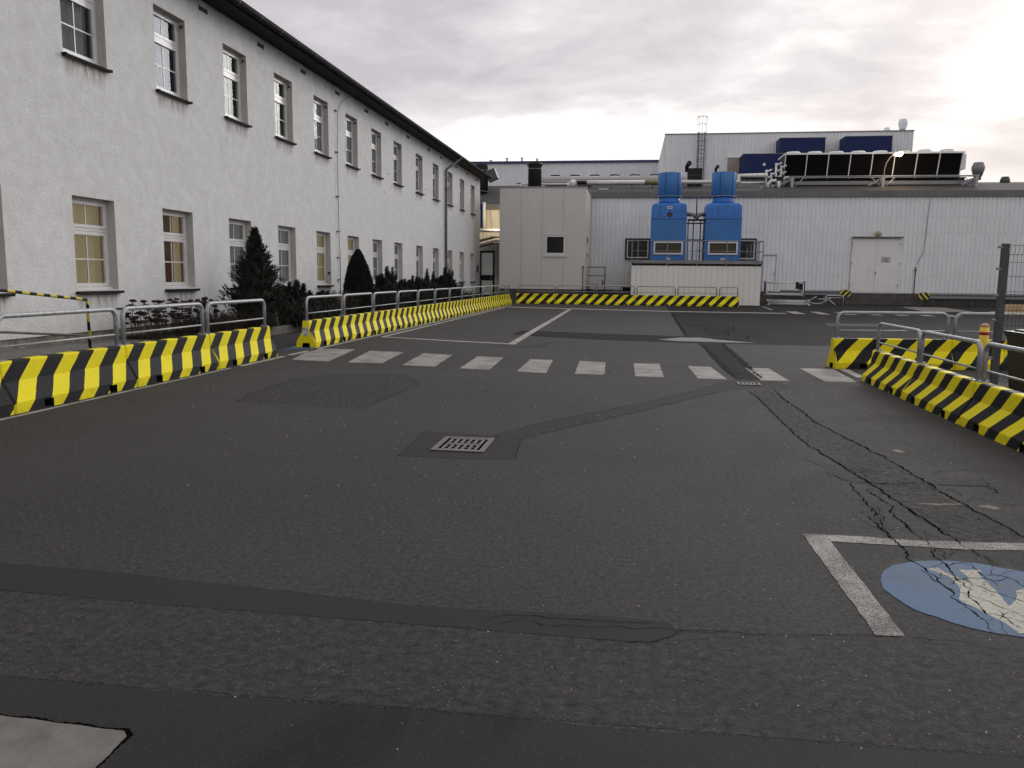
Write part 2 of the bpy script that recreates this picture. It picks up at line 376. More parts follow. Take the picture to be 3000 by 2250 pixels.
# ---------------------------------------------------------------- ground
tag(MB().face([(-250, -60, 0), (250, -60, 0), (250, 300, 0), (-250, 300, 0)]).build('ground', M['asphalt']), kind='structure')
def rough_outline(pts, step, amp, sc_=12):
    out = []; rough_outline.base = base = []; rough_outline.poly = pts
    n = len(pts)
    for i in range(n):
        a, b = Vector((*pts[i], 0)), Vector((*pts[(i + 1) % n], 0)); d = b - a; k = max(1, int(d.length / step))
        nrm = Vector((-d.y, d.x, 0)).normalized()
        for j in range(k):
            q = a + d * (j / k); base.append((q.x, q.y)); q = q + nrm * (noise.noise(Vector((q.x * sc_, q.y * sc_, 3.1))) * amp + random.uniform(-.3, .3) * amp)
            out.append((q.x, q.y))
    return out
def sheet(name, pts, mat, lay, step=0, amp=0, label=None):
    if step: pts = rough_outline(pts, step, amp)
    base = rough_outline.base if step else pts
    area = sum(a[0] * b[1] - b[0] * a[1] for a, b in zip(pts, pts[1:] + pts[:1]))
    if area < 0: pts = pts[::-1]; base = base[::-1]
    z = .0004 * lay + .0004; n = len(pts)
    if not (mat.startswith('asphalt') and step):
        o = MB().face([(x, y, z) for x, y in pts]).build(name, M[mat]); return tag(o, label, kind='structure')
    P0 = np.array(base); w_ = min(.3, max(.03, amp * 4)); c = w_ / 1.5; x0, y0 = P0.min(0) - w_; x1, y1 = P0.max(0) + w_
    nx, ny = int((x1 - x0) / c) + 2, int((y1 - y0) / c) + 2
    while nx * ny > 60000: c *= 1.15; nx, ny = int((x1 - x0) / c) + 2, int((y1 - y0) / c) + 2
    gx, gy = np.meshgrid(x0 + np.arange(nx) * c, y0 + np.arange(ny) * c); gx = gx.ravel(); gy = gy.ravel()
    dist = np.full(gx.shape, 1e9); ins = np.zeros(gx.shape, bool); K = np.array(rough_outline.poly)
    for (ax, ay), (bx, by) in zip(K, np.roll(K, -1, 0)):
        ex, ey = bx - ax, by - ay; t = np.clip(((gx - ax) * ex + (gy - ay) * ey) / max(1e-9, ex * ex + ey * ey), 0, 1)
        dist = np.minimum(dist, np.hypot(gx - ax - t * ex, gy - ay - t * ey))
        if ay != by: ins ^= ((ay > gy) != (by > gy)) & (gx < (bx - ax) * (gy - ay) / (by - ay) + ax)
    fade = np.clip(.5 + np.where(ins, dist, -dist) / (2 * w_), 0, 1); ok = (fade > 0).reshape(ny, nx)
    q = ok[:-1, :-1] | ok[1:, :-1] | ok[:-1, 1:] | ok[1:, 1:]; jy, jx = np.nonzero(q); a = jy * nx + jx
    F = np.stack([a, a + 1, a + nx + 1, a + nx], 1); used, inv = np.unique(F, return_inverse=True); F = inv.reshape(F.shape)
    me = bpy.data.meshes.new(name); me.from_pydata(np.stack([gx[used], gy[used], np.full(len(used), z)], 1).tolist(), [], F.tolist()); me.materials.append(M[mat])
    at = me.attributes.new('fade', 'FLOAT', 'POINT'); at.data.foreach_set('value', fade[used].astype(np.float32)); me.update()
    o = bpy.data.objects.new(name, me); col.objects.link(o); return tag(o, label, kind='structure')
# smooth dark repair bands and coarse belt in the foreground
sheet('asphalt_belt', [(-6, 2.97), (-2.68, 2.97), (-1.46, 2.955), (-.53, 2.94), (.1, 2.94), (.5, 3.08), (1.1, 3.12), (1.6, 3.12), (4, 3.05), (4, 2.36), (1.17, 2.38), (.39, 2.36), (-.9, 2.33), (-2.1, 2.31), (-6, 2.3)], 'asphalt_coarse', 1, .012, .010)
sheet('repair_band', [(-6, 2.975), (-2.68, 2.98), (-2.01, 2.955), (-1.12, 2.95), (-.53, 2.945), (.10, 2.94), (.22, 3.05), (.17, 3.14), (-.12, 3.15), (-.88, 3.12), (-1.58, 3.19), (-2.52, 3.26), (-6, 3.3)], 'asphalt_smooth', 2, .012, .010)
sheet('repair_band', [(-6, 2.30), (-2.10, 2.305), (-1.15, 2.31), (-.67, 2.335), (.0, 2.33), (.39, 2.35), (1.17, 2.375), (4, 2.36), (4, .2), (-6, .2)], 'asphalt_smooth', 2, .012, .010)
sheet('dark_asphalt_field', [(1.62, 40.6), (1.49, 32), (1.36, 25.45), (1.26, 19.96), (1.3, 18.2), (2.2, 17.5), (6, 17.6), (12, 19), (30, 22), (40, 47.9), (6.3, 47.9), (6.3, 41)], 'asphalt_far', 1, .4, .04)
sheet('repair_strip', [(-2.80, 20.30), (-2.80, 18.73), (-.74, 17.80), (1.0, 17.5), (2.3, 17.5), (2.5, 18.3), (1.38, 19.48), (-.07, 19.66), (-2.40, 20.24)], 'asphalt_dark', 2, .1, .03)
sheet('repair_strip', [(-1.18, 6.77), (-.78, 7.55), (.21, 9.03), (1.01, 10.46), (1.31, 11.22), (1.94, 11.30), (2.04, 10.46), (1.5, 10.40), (1.2, 10.15), (.78, 9.49), (.20, 8.47), (-.73, 6.98), (-.90, 6.61)], 'asphalt_strip', 1, .03, .008)
sheet('repair_patch', [(-1.81, 6.84), (-1.18, 6.77), (-.90, 6.61), (-.85, 5.87), (-1.27, 5.83), (-1.75, 5.84), (-1.77, 6.23)], 'asphalt_strip', 2, .03, .006)
sheet('worn_patch', [(-4.35, 9.28), (-4.43, 10.0), (-4.06, 10.5), (-3.44, 10.87), (-3.11, 10.73), (-2.62, 9.8), (-2.70, 8.52), (-2.72, 7.87), (-3.12, 7.95), (-3.77, 8.02), (-4.2, 8.05), (-4.35, 8.6)], 'asphalt_worn', 1, .03, .03)
sheet('trench_patch', [(1.46, 17.4), (1.46, 13.9), (1.44, 11.3), (1.80, 11.3), (1.82, 14.68), (1.93, 17.4)], 'asphalt_dark', 3, .04, .02)
sheet('trench_patch', [(1.45, 10.2), (1.47, 9.45), (1.46, 8.21), (1.47, 7.04), (1.57, 6.18), (1.64, 5.58), (1.76, 4.4), (2.14, 4.58), (2.04, 5.35), (2.0, 6.2), (1.84, 7.56), (1.78, 8.6), (1.77, 10.3)], 'asphalt_worn', 1, .03, .012)
for q in ([(-.9, 2.35), (-.55, 2.36), (-1.0, 1.2), (-1.35, 1.2)], [(-.45, 2.4), (-.3, 2.4), (-.7, 1.2), (-.85, 1.2)], [(-3.0, 16.0), (-2.2, 15.2), (-1.7, 15.6), (-1.6, 17.0), (-1.75, 17.0), (-1.9, 15.9), (-2.3, 15.5), (-3.0, 16.3)],
          [(1.8, 20.0), (3.2, 19.0), (3.4, 22.5), (1.9, 24)]): sheet('tyre_mark', q, 'asphalt_mark', 7, .2, .05)
# cracks: thin jagged ribbons
def crack(pts, wd, lay=4, seed=0, mat='crack', name='crack'):
    rnd = random.Random(seed); P = [Vector((*q, 0)) for q in pts]; line = []
    for a, b in zip(P, P[1:]):
        k = max(2, int((b - a).length / .025))
        for j in range(k): line.append(a.lerp(b, j / k))
    line.append(P[-1]); n = len(line); mb = MB(); top = []; bot = []
    for i, q in enumerate(line):
        d = (line[min(i + 1, n - 1)] - line[max(i - 1, 0)]).normalized(); nr = Vector((-d.y, d.x, 0))
        off = noise.noise(q * 9 + Vector((seed, 0, 0))) * .02 + noise.noise(q * 31 + Vector((seed, 0, 0))) * .012 + rnd.uniform(-.007, .007)
        e = min(1, 6 * min(i, n - 1 - i) / n + .25); ww = wd * e * rnd.uniform(.25, 1.5)
        z = Vector((0, 0, .0035)); top.append(q + nr * (off + ww / 2) + z); bot.append(q + nr * (off - ww / 2) + z)
    for i in range(n - 1): mb.face([bot[i], bot[i + 1], top[i + 1], top[i]])
    return mb
cr = MB()
def addc(mb):
    b = len(cr.v); cr.v += mb.v; cr.f += [tuple(i + b for i in f) for f in mb.f]; cr.m += mb.m; cr.sm += mb.sm
CR = {'A':[(-0.58,3.01),(-0.51,3.07),(-0.42,3.11),(-0.30,3.10),(-0.16,3.10),(0.01,3.11),(0.16,3.12)],
'B':[(-0.53,2.98),(-0.47,3.02),(-0.40,3.07),(-0.32,3.03),(-0.11,3.04),(-0.01,3.07),(0.06,3.06),(0.17,3.08)],
'C':[(0.17,3.08),(0.23,3.05),(0.37,3.08),(0.50,3.11)],'D':[(0.10,3.07),(0.38,3.08),(0.65,3.10),(0.98,3.15),(1.20,3.16),(1.41,3.15)],
'E':[(-0.16,2.93),(0.10,2.94),(0.16,2.98),(0.23,3.05)],
'F':[(1.39,5.92),(1.45,5.80),(1.51,5.66),(1.61,5.66),(1.73,5.65),(2.03,5.72),(2.13,5.69),(2.40,5.72),(2.40,5.53)],
'G':[(1.51,5.66),(1.48,5.40),(1.47,5.18),(1.47,4.94),(1.49,4.81),(1.47,4.73)],
'H':[(1.64,5.52),(1.57,5.46),(1.58,5.26),(1.61,5.11),(1.56,4.93),(1.56,4.60),(1.57,4.44)],
'I':[(1.40,4.94),(1.40,4.77),(1.42,4.39),(1.40,4.09),(1.42,3.97),(1.44,3.85),(1.42,3.80),(1.44,3.67),(1.42,3.53),(1.46,3.38),(1.44,3.25)],
'J':[(1.55,4.28),(1.54,4.08),(1.53,3.91),(1.54,3.83),(1.50,3.63),(1.49,3.45),(1.55,3.43),(1.60,3.38)],'K':[(1.56,3.51),(1.55,3.43),(1.55,3.35),(1.58,3.32)],
'L':[(2.02,5.68),(2.01,5.47),(2.12,5.59),(2.14,5.46),(2.13,5.40)],'M':[(2.13,6.09),(2.17,6.05),(2.34,6.17),(2.73,6.22)],'N':[(2.46,5.95),(2.42,5.72),(2.39,5.51),(2.43,5.42)],
'O':[(1.53,4.00),(1.62,4.08),(1.67,4.08),(1.67,3.96),(1.67,3.79)],'P':[(1.51,3.42),(1.46,3.38)],'Q':[(1.39,4.61),(1.56,4.57)]}
for i, (k, pts) in enumerate(CR.items()): addc(crack(pts, (.003 if k in 'ABCDE' else .0045) if k in 'ABCDEKLMNOPQ' else .0075, 4, i))
for i, (pts, wd) in enumerate([([(1.43,10.26),(1.47,9.45),(1.46,8.21),(1.47,7.04),(1.57,6.18),(1.64,5.58),(1.67,5.19),(1.71,4.83),(1.75,4.36),(1.80,4.09)], .012),
    ([(1.78,10.40),(1.75,9.51),(1.79,8.65),(1.78,8.06),(1.84,7.56),(1.93,6.88),(1.99,6.43),(2.02,5.9),(2.05,5.35),(2.12,4.77),(2.14,4.58),(2.2,4.3)], .012),
    ([(-.9, 6.61), (-.73, 6.98), (.2, 8.47), (.78, 9.49), (1.3, 10.35)], .004), ([(-1.18, 6.77), (-.78, 7.52), (.21, 9.03), (1.01, 10.46), (1.2, 11.0)], .004),
    ([(-1.77, 6.8), (-1.75, 6.2), (-1.74, 5.85)], .002), ([(-.9, 6.6), (-.85, 5.87)], .003), ([(-1.13, 6.6), (-1.11, 6.8)], .004)]): addc(crack(pts, wd, 4, 40 + i))
rw = random.Random(5)
for i in range(46):     # fine crazing round the trench
    y = rw.uniform(3.5, 6.3); x = rw.uniform(1.4, 1.75) if rw.random() < .6 else rw.uniform(1.95, 2.35); a = rw.uniform(0, 6.28); pts = [(x, y)]
    for k in range(rw.randint(2, 5)):
        a += rw.uniform(-.8, .8); x += .06 * math.cos(a); y += .12 * math.sin(a); pts.append((x, y))
    addc(crack(pts, rw.uniform(.0018, .004), 4, 200 + i))
tag(cr.build('crack', M['crack']), kind='structure')
tc_ = MB()
for i, (pts, wd) in enumerate([([(1.40, 17.59), (1.46, 16.38), (1.43, 13.93), (1.43, 12.28), (1.44, 11.39)], .09), ([(1.93, 17.6), (1.88, 16.79), (1.85, 14.68), (1.82, 13.0), (1.80, 12.3)], .10), ([(1.80, 12.3), (1.81, 11.5)], .05), ([(-2.35, 17.45), (.6, 16.95)], .0), ([(1.3, 19.9), (1.38, 25.4), (1.5, 32)], .07)]):
    if wd: q = crack(pts, wd, 4, 60 + i); b = len(tc_.v); tc_.v += q.v; tc_.f += [tuple(j + b for j in f) for f in q.f]; tc_.m += q.m; tc_.sm += q.sm
for i in range(26):   # crazed area by the puddle
    x = random.uniform(1.4, 2.3); y = random.uniform(18.6, 24.5); a = random.uniform(-.5, .5); l = random.uniform(.15, .6)
    q = crack([(x, y), (x + l * math.cos(a), y + l * 3 * math.sin(a)), (x + 1.6 * l * math.cos(a + .5), y + 5 * l * math.sin(a + .5))], .025, 4, 80 + i)
    b = len(tc_.v); tc_.v += q.v; tc_.f += [tuple(j + b for j in f) for f in q.f]; tc_.m += q.m; tc_.sm += q.sm
tag(tc_.build('tar_seam', M['tar']), kind='structure')
sheet('puddle', [(.58, 18.28), (1.11, 19.0), (1.6, 19.15), (1.9, 18.6), (2.29, 18.2), (2.63, 17.87), (1.92, 17.86), (.94, 17.94)], 'puddle', 5, .06, .05)
sheet('pale_stain', [(2.11, 6.79), (2.17, 6.86), (2.21, 6.77), (2.15, 6.70)], 'stain_pale', 5, .01, .01)
sheet('pale_stain', [(1.78, 5.17), (1.93, 5.20), (2.05, 5.22), (2.05, 5.20), (1.90, 5.15)], 'stain_pale', 5, .01, .01)
sheet('pale_stain', [(2.13, 5.17), (2.20, 5.22), (2.26, 5.15), (2.20, 5.11)], 'stain_pale', 5, .01, .012)
# painted markings
Z = [[(-5.41,12.23),(-4.74,12.11),(-5.04,14.20),(-5.86,14.17)],[(-4.41,12.06),(-3.85,12.06),(-4.03,13.91),(-4.70,14.01)],[(-3.47,11.88),(-2.94,11.82),(-3.08,13.64),(-3.65,13.83)],[(-2.53,11.67),(-2.06,11.60),(-2.14,13.39),(-2.61,13.51)],[(-1.64,11.47),(-1.20,11.40),(-1.28,13.22),(-1.66,13.27)],[(-.79,11.39),(-.37,11.38),(-.41,13.07),(-.84,13.18)],[(.06,11.32),(.46,11.30),(.45,13.07),(.04,13.04)],[(.92,11.26),(1.31,11.25),(1.23,12.79),(.88,12.84)],[(1.76,11.25),(2.14,11.29),(2.10,12.81),(1.75,12.79)],[(2.61,11.35),(3.03,11.35),(3.10,12.99),(2.59,12.93)]]
for q in Z: sheet('crosswalk_stripe', q, 'paint', 5, .04, .010)
sheet('road_line', [(-5.80, 12.9), (-5.70, 12.9), (-5.72, 38.6), (-5.83, 38.6)], 'paint_line', 5, .1, .006)
sheet('road_line', [(-5.55, 17.3), (-5.43, 17.3), (-5.50, 35.6), (-5.62, 35.6)], 'paint_line', 5, .1, .008)
sheet('road_line', [(-5.80, 11.2), (-5.70, 11.2), (-5.70, 12.68), (-5.80, 12.72)], 'paint_line', 5, .1, .008)
sheet('road_line', [(-5.80, -4), (-5.74, -4), (-5.74, 10.9), (-5.80, 10.9)], 'paint_line', 5, .1, .012)
sheet('road_line', [(-5.5, 17.18), (-4.45, 16.80), (-3.9, 16.55), (-2.45, 16.10), (-2.45, 16.28), (-3.9, 16.75), (-4.5, 16.98), (-5.5, 17.36)], 'paint_line', 6, .1, .01)
sheet('road_line', [(-2.50, 16.1), (-2.34, 16.1), (-2.39, 20.0), (-2.44, 24.6), (-2.55, 34.2), (-2.72, 34.25), (-2.62, 26.4), (-2.56, 20.03)], 'paint_line', 5, .1, .012)
sheet('road_line', [(-5.6, 35.3), (1.5, 33.45), (6.1, 33.45), (6.1, 34.1), (1.52, 34.1), (-5.6, 36.0)], 'paint_line', 5, .2, .01)
FZ = [(6.35, 6.80), (7.33, 7.73), (8.33, 8.75), (9.35, 9.72), (10.3, 10.68), (11.26, 11.65), (12.2, 12.62)]
for a, b in FZ: sheet('crosswalk_stripe', [(a, 33.4), (b, 33.3), (b + .1, 35.9), (a + .12, 35.95)], 'paint', 5, .1, .012)
sheet('concrete_patch', [(13.8, 44.6), (15.9, 44.6), (15.10, 38.6), (12.8, 38.2)], 'slab', 5, .2, .02)
sheet('road_line', [(6.35, 42.0), (6.5, 42.0), (6.2, 37.2), (6.02, 37.2)], 'paint_worn', 5, .1, .03)
sheet('repair_strip', [(5.97, 26.64), (7.9, 26.85), (8.1, 25.3), (5.80, 25.2)], 'asphalt_patch', 3, .1, .03)
sheet('parking_line', [(.95, 4.42), (1.07, 4.42), (1.085, 3.17), (.975, 3.15)], 'paint_worn', 5, .012, .006)
sheet('parking_line', [(1.07, 4.42), (1.24, 4.43), (1.50, 4.41), (2.08, 4.46), (3.6, 4.55), (3.6, 4.43), (2.03, 4.34), (1.73, 4.30), (1.27, 4.31), (1.07, 4.31)], 'paint_worn', 5, .012, .006)
sheet('road_line', [(3.17, 12.95), (3.32, 12.95), (3.3, 12.0), (3.17, 11.9)], 'paint_line', 5, .05, .008)
# blue disc with the white emblem, seen in part at the right edge
ec = (1.59, 3.67); el = [(ec[0] + .437 * math.cos(a / 24 * math.pi), ec[1] + .435 * math.sin(a / 24 * math.pi)) for a in range(48)]
sheet('painted_disc', el, 'blue_paint', 5, .02, .010)
sheet('painted_disc_emblem', [(1.43,3.97),(1.49,3.99),(1.51,3.91),(1.54,3.87),(1.57,3.80),(1.585,3.90),(1.585,3.985),(1.63,3.99),(1.68,4.00),(1.68,3.97),(1.65,3.96),(1.65,3.83),(1.64,3.71),(1.625,3.56),(1.68,3.62),(1.74,3.75),(1.80,3.79),(1.90,3.76),(1.86,3.62),(1.76,3.54),(1.69,3.44),(1.64,3.35),(1.60,3.28),(1.54,3.27),(1.53,3.37),(1.50,3.43),(1.44,3.59),(1.46,3.64),(1.50,3.73),(1.50,3.88)], 'cream_paint', 6, .02, .008)
sheet('painted_disc', [(-6.33 + .42 * math.cos(a / 12 * math.pi), 14.25 + .42 * math.sin(a / 12 * math.pi)) for a in range(24)], 'blue_paint', 1, .1, .01)
sheet('painted_disc_emblem', [(-6.6, 14.45), (-6.35, 14.5), (-6.2, 14.3), (-6.45, 14.36), (-6.3, 14.15), (-6.55, 14.3)], 'cream_paint', 2, .05, .01)
# concrete slab corner, bottom left
sheet('slab_joint', [(-6, 2.093), (-1.90, 2.095), (-1.475, 2.08), (-1.44, 2.055), (-1.437, 1.95), (-1.432, .2), (-6, .2)], 'crack', 3, .01, .012)
sheet('concrete_slab', [(-6, 2.085), (-1.91, 2.085), (-1.64, 2.075), (-1.48, 2.068), (-1.455, 2.045), (-1.445, 1.95), (-1.44, .2), (-6, .2)], 'slab', 4, .012, .004)
lit = MB()   # scattered grit and bits of litter
for i in range(420):
    y = 1.9 + random.random() * 12; x = random.uniform(-.62, .55) * y + .1; s = random.uniform(.0006, .0017) * (1 + y * .25)
    a = random.uniform(0, 3)
    lit.obox((x, y, .02), (s * math.cos(a), s * math.sin(a), 0), (-s * .6 * math.sin(a), s * .6 * math.cos(a), 0), (0, 0, s * .5))
tag(lit.build('grit', M['reveal']), 'pale grit and paper specks scattered over the asphalt', kind='stuff')

M['pit'] = surf('drain_darkness', (.0015, .0015, .0015), 1, .1, 5, spec=0)
M['galv_bright'] = surf('bright_galvanised_steel', (.50, .51, .53), .4, .15, 20, metal=.4)
# drain grates
def grate(x0, x1, y0, y1, label, n=5, rows=2, border=.045):
    t = thing('drain_grate', ((x0 + x1) / 2, (y0 + y1) / 2, 0.0), label, 'drain grate', 'drain grates in the asphalt')
    w_, h_ = (x1 - x0) / 2, (y1 - y0) / 2
    MB().box(-w_ + .01, w_ - .01, -h_ + .01, h_ - .01, .0036, .0046).build('pit', M['pit'], t)  # flat black plate painted as the darkness of the drain shaft
    z0, z1 = .0048, .011; mb = MB()
    mb.box(-w_, w_, -h_, -h_ + border, z0, z1).box(-w_, w_, h_ - border, h_, z0, z1).box(-w_, -w_ + border, -h_ + border, h_ - border, z0, z1).box(w_ - border, w_, -h_ + border, h_ - border, z0, z1)
    mb.build('frame', M['cast'], t)
    ih = 2 * (h_ - border) / rows; bw = 2 * (w_ - border) - .05
    for r in range(rows):
        b0 = -h_ + border + r * ih
        MB().box(-bw / 2, bw / 2, b0 + .008, b0 + .034, z0, z1 - .002).box(-bw / 2, bw / 2, b0 + ih - .034, b0 + ih - .008, z0, z1 - .002).build('grate_frame', M['cast'], t)
        p_ = bw / n
        for k in range(n + 1):
            xx = -bw / 2 + k * (bw - p_ * .42) / n
            MB().box(xx, xx + p_ * .42, b0 + .035, b0 + ih - .035, z0, z1 - .002).build('bar', M['cast'], t)
        MB().box(-bw / 2, bw / 2, b0 + ih / 2 - .004, b0 + ih / 2 + .004, z0, z1 - .004).build('cross_bar', M['cast'], t)
    return t
M['cast'] = surf('cast_iron', (.125, .12, .116), .55, .25, 30, metal=.4, bmp=.3, bscale=120)
grate(-1.55, -1.12, 6.06, 6.60, 'rectangular cast iron drain grate in the open asphalt, nearer of the two')
grate(1.39, 1.68, 10.69, 10.94, 'small worn drain grate beside the crosswalk at the trench patch', 3, 1, .03)

# ---------------------------------------------------------------- planting bed, apron
tag(MB().face([(-6.35, -8, .003), (-7.2, -8, .09), (-7.2, 12.2, .09), (-6.35, 12.2, .003)][::-1]).face([(-6.35, 12.2, .003), (-7.39, 12.2, .10), (-7.39, 44, .10), (-6.35, 44, .003)][::-1]).build('path', M['asphalt']), kind='structure')
tag(MB().box(-8.62, -7.2, -8, 12.18, 0, .27).build('pavement', M['slab']), kind='structure')
tag(MB().box(-8.62, -7.52, 12.30, 43.9, 0, .24).build('planting_soil', M['soil']), kind='structure')
kb = thing('kerb', (-7.45, 12.2, 0), 'low concrete kerb edging the planting bed below the white building', 'kerb'); kb['kind'] = 'structure'
km = MB().box(-.05, .05, .004, .992, 0, .26).mesh('kerb_stone', [M['kerb']])
for i in range(31): share('kerb_stone', km, kb, (0, .12 + i, random.uniform(-.004, .004)))
km2 = MB().box(-.55, .05, -.05, .05, 0, .26).mesh('kerb_stone', [M['kerb']])
for i in range(2): share('kerb_stone', km2, kb, (-.0 - i * .61, .05, 0), (1, 1, 1))

# ---------------------------------------------------------------- white office building on the left
OB = thing('office_building', (-8.6, 16, 0), 'long white rough plastered two storey building with rows of tall windows', 'building')
WY = [9.07, 11.52, 13.95, 16.42, 18.85, 21.27, 23.70, 26.09, 28.56, 31.53, 34.28, 37.03, 39.71, 42.41]
WW = 1.03; ZL, ZU, HH = 1.08, 4.655, 1.46
holes = [(y, y + WW, z, z + HH) for y in [-.5, 1.9, 4.3, 6.7] + WY for z in (ZL, ZU)]
ys = sorted({-10, 45.0} | {a for h_ in holes for a in h_[:2]}); zs_ = [.42, ZL, ZL + HH, ZU, ZU + HH, 6.70]
mb = MB(); X = -8.6
for a, b in zip(ys, ys[1:]):
    for c_, d in zip(zs_, zs_[1:]):
        if any(abs(a - h_[0]) < 1e-6 and abs(c_ - h_[2]) < 1e-6 for h_ in holes): continue
        mb.face([(X, b, c_), (X, a, c_), (X, a, d), (X, b, d)][::-1])
mb.face([(X, 45, .42), (-17, 45, .42), (-17, 45, 6.7), (X, 45, 6.7)][::-1]).face([(X, -10, .42), (X, -10, 6.7), (-17, -10, 6.7), (-17, -10, .42)][::-1])
for a, b, c_, d in holes:
    e = X - .22
    mb.face([(X, b, c_), (X, b, d), (e, b, d), (e, b, c_)], 1).face([(X, a, c_), (e, a, c_), (e, a, d), (X, a, d)], 1)
    mb.face([(X, a, d), (e, a, d), (e, b, d), (X, b, d)], 1).face([(X, a, c_), (X, b, c_), (e, b, c_), (e, a, c_)], 1)
mb.build('wall', [M['plaster'], M['reveal']], OB, world=True)
mb = MB().box(-17, -8.63, -10, 44.97, 0, .42); mb.build('plinth', M['plinth_stone'], OB, world=True)
# window prototype, local origin: lower left corner of opening at wall plane; x = depth (negative inwards), y along wall
def ring(mb, y0, y1, z0, z1, x0, x1, w_):
    mb.box(x0, x1, y0, y1, z0, z0 + w_).box(x0, x1, y0, y1, z1 - w_, z1).box(x0, x1, y0, y0 + w_, z0 + w_, z1 - w_).box(x0, x1, y1 - w_, y1, z0 + w_, z1 - w_)
TRZ = .96
fm = MB(); ring(fm, .0, WW, .0, HH, -.215, -.150, .045); fm.box(-.214, -.149, .045, WW - .045, TRZ - .02, TRZ + .025)
fm.box(-.16, -.10, .0, WW, .0, .045)
frame_me = fm.mesh('window_frame', [M['pvc']])
s1 = MB(); ring(s1, .05, WW - .05, .05, TRZ - .025, -.205, -.142, .058); s1.box(-.142, -.136, .05, WW - .05, .05, .056)
s2 = MB(); ring(s2, .05, WW - .05, TRZ + .03, HH - .05, -.205, -.142, .052)
sash_lo, sash_up = s1.mesh('sash', [M['pvc']]), s2.mesh('sash', [M['pvc']])
pane_lo = MB().face([(-.172, .108, .108), (-.172, WW - .108, .108), (-.172, WW - .108, TRZ - .083), (-.172, .108, TRZ - .083)]).mesh('pane', [M['glass']])
pane_up = MB().face([(-.172, .102, TRZ + .082), (-.172, WW - .102, TRZ + .082), (-.172, WW - .102, HH - .102), (-.172, .102, HH - .102)]).mesh('pane', [M['glass']])
bar_me = MB().box(-.182, -.166, WW / 2 - .011, WW / 2 + .011, .105, TRZ - .08).box(-.182, -.1665, .105, WW - .105, .48, .502).box(-.182, -.166, WW / 2 - .011, WW / 2 + .011, TRZ + .08, HH - .1).mesh('glazing_bar', [M['pvc']])
sl_ = MB(); sl_.face([(-.14, -.0, .004), (.075, -.0, -.028), (.075, WW, -.028), (-.14, WW, .004)][::-1]).box(.068, .078, -.035, WW + .035, -.062, -.028).box(-.0, .078, -.040, -.004, -.060, -.018).box(-.0, .078, WW + .004, WW + .040, -.060, -.018).box(.004, .066, 0, WW, -.035, -.031)
sill_me = sl_.mesh('sill', [M['sill']])
rb = MB(); d0 = -.95
rb.face([(-.216, 0, 0), (-.216, 0, HH), (d0, 0, HH), (d0, 0, 0)]).face([(-.216, WW, 0), (d0, WW, 0), (d0, WW, HH), (-.216, WW, HH)]).face([(-.216, 0, HH), (-.216, WW, HH), (d0, WW, HH), (d0, 0, HH)]).face([(-.216, 0, 0), (d0, 0, 0), (d0, WW, 0), (-.216, WW, 0)]).face([(d0, 0, 0), (d0, 0, HH), (d0, WW, HH), (d0, WW, 0)])
room_me = rb.mesh('room', [M['room']])
def folds(y0, y1, x, mat, n=26, amp=.02, z0=.02, z1=HH - .02):
    mb = MB(); P = [(x + amp * math.sin(i * 1.9) * random.uniform(.6, 1), y0 + (y1 - y0) * i / n) for i in range(n + 1)]
    for a, b in zip(P, P[1:]): mb.face([(a[0], a[1], z0), (b[0], b[1], z0), (b[0], b[1], z1), (a[0], a[1], z1)], 0, True)
    return mb.mesh('curtain', [M[mat]])
C_grey = folds(.0, .84, -.27, 'cloth_grey', 22, .012); C_blind = folds(.0, WW, -.235, 'blind_grey_glow', 40, .004); C_ol = folds(.0, WW, -.235, 'lit_curtain_dim', 40, .004)
C_back = folds(.0, WW, -.40, 'blind_grey_glow', 40, .004)  # glowing backing added behind the curtains so dark parts read grey
C_lit = folds(.0, WW, -.30, 'lit_curtain', 30, .02); C_brn = folds(.2, .72, -.262, 'lit_brown', 6, .0)
C_lit2 = folds(.0, .80, -.27, 'lit_curtain_dim', 22, .012)
streak_me = MB().face([(.0015, -.56, -.32), (.0015, .56, -.32), (.0015, .56, 0), (.0015, -.56, 0)]).mesh('streak', [M['streak']])
def window(y, z, kind):
    w_ = share('window', frame_me, OB, (0, y - 16, z))
    share('sash', sash_lo, w_); share('sash', sash_up, w_); share('pane', pane_lo, w_); share('pane', pane_up, w_)
    share('glazing_bar', bar_me, w_); share('sill', sill_me, w_); share('room', room_me, w_)
    share('streak', streak_me, w_, (0, WW / 2, -.062))
    for c_ in {'g': [C_grey], 'b': [C_blind], 'o': [C_ol], 'y': [C_lit], 'yb': [C_lit, C_brn], 'gb': [C_grey, C_back], 'yy': [C_lit2, C_back]}.get(kind, []): share('curtain', c_, w_)  # C_back is the added glowing backing, not a curtain
    return w_
low = ['y', 'y', 'yb', 'b', 'b', 'o', 'o'] + ['b'] * 7; up = ['b', 'gb', 'gb', 'yy', 'yy'] + ['b'] * 9
for i, y in enumerate(WY): window(y, ZL, low[i]); window(y, ZU, up[i])
for y in (-.5, 1.9, 4.3, 6.7): window(y, ZL, 'b'); window(y, ZU, 'b')
hp = MB()     # houseplant behind the first lit pane
for i in range(14):
    a = random.uniform(0, 6.28); l = random.uniform(.1, .26); b_ = Vector((-9.0, 12.1, 1.16)); t_ = b_ + Vector((.06 * math.cos(a), l * math.sin(a), l)); s_ = Vector((0, .012, .004))
    hp.face([b_ - s_, b_ + s_, (t_ + b_) / 2 + s_ * 2 + Vector((0, 0, .05)), t_, (t_ + b_) / 2 - s_ * 2 + Vector((0, 0, .05))])
hp.lathe([(.04, 0), (.055, .09)], (-9.0, 12.1, 1.10), 10)
tag(hp.build('houseplant', M['leaf_house']), 'small potted houseplant standing inside the nearest yellow lit ground floor window', 'plant')
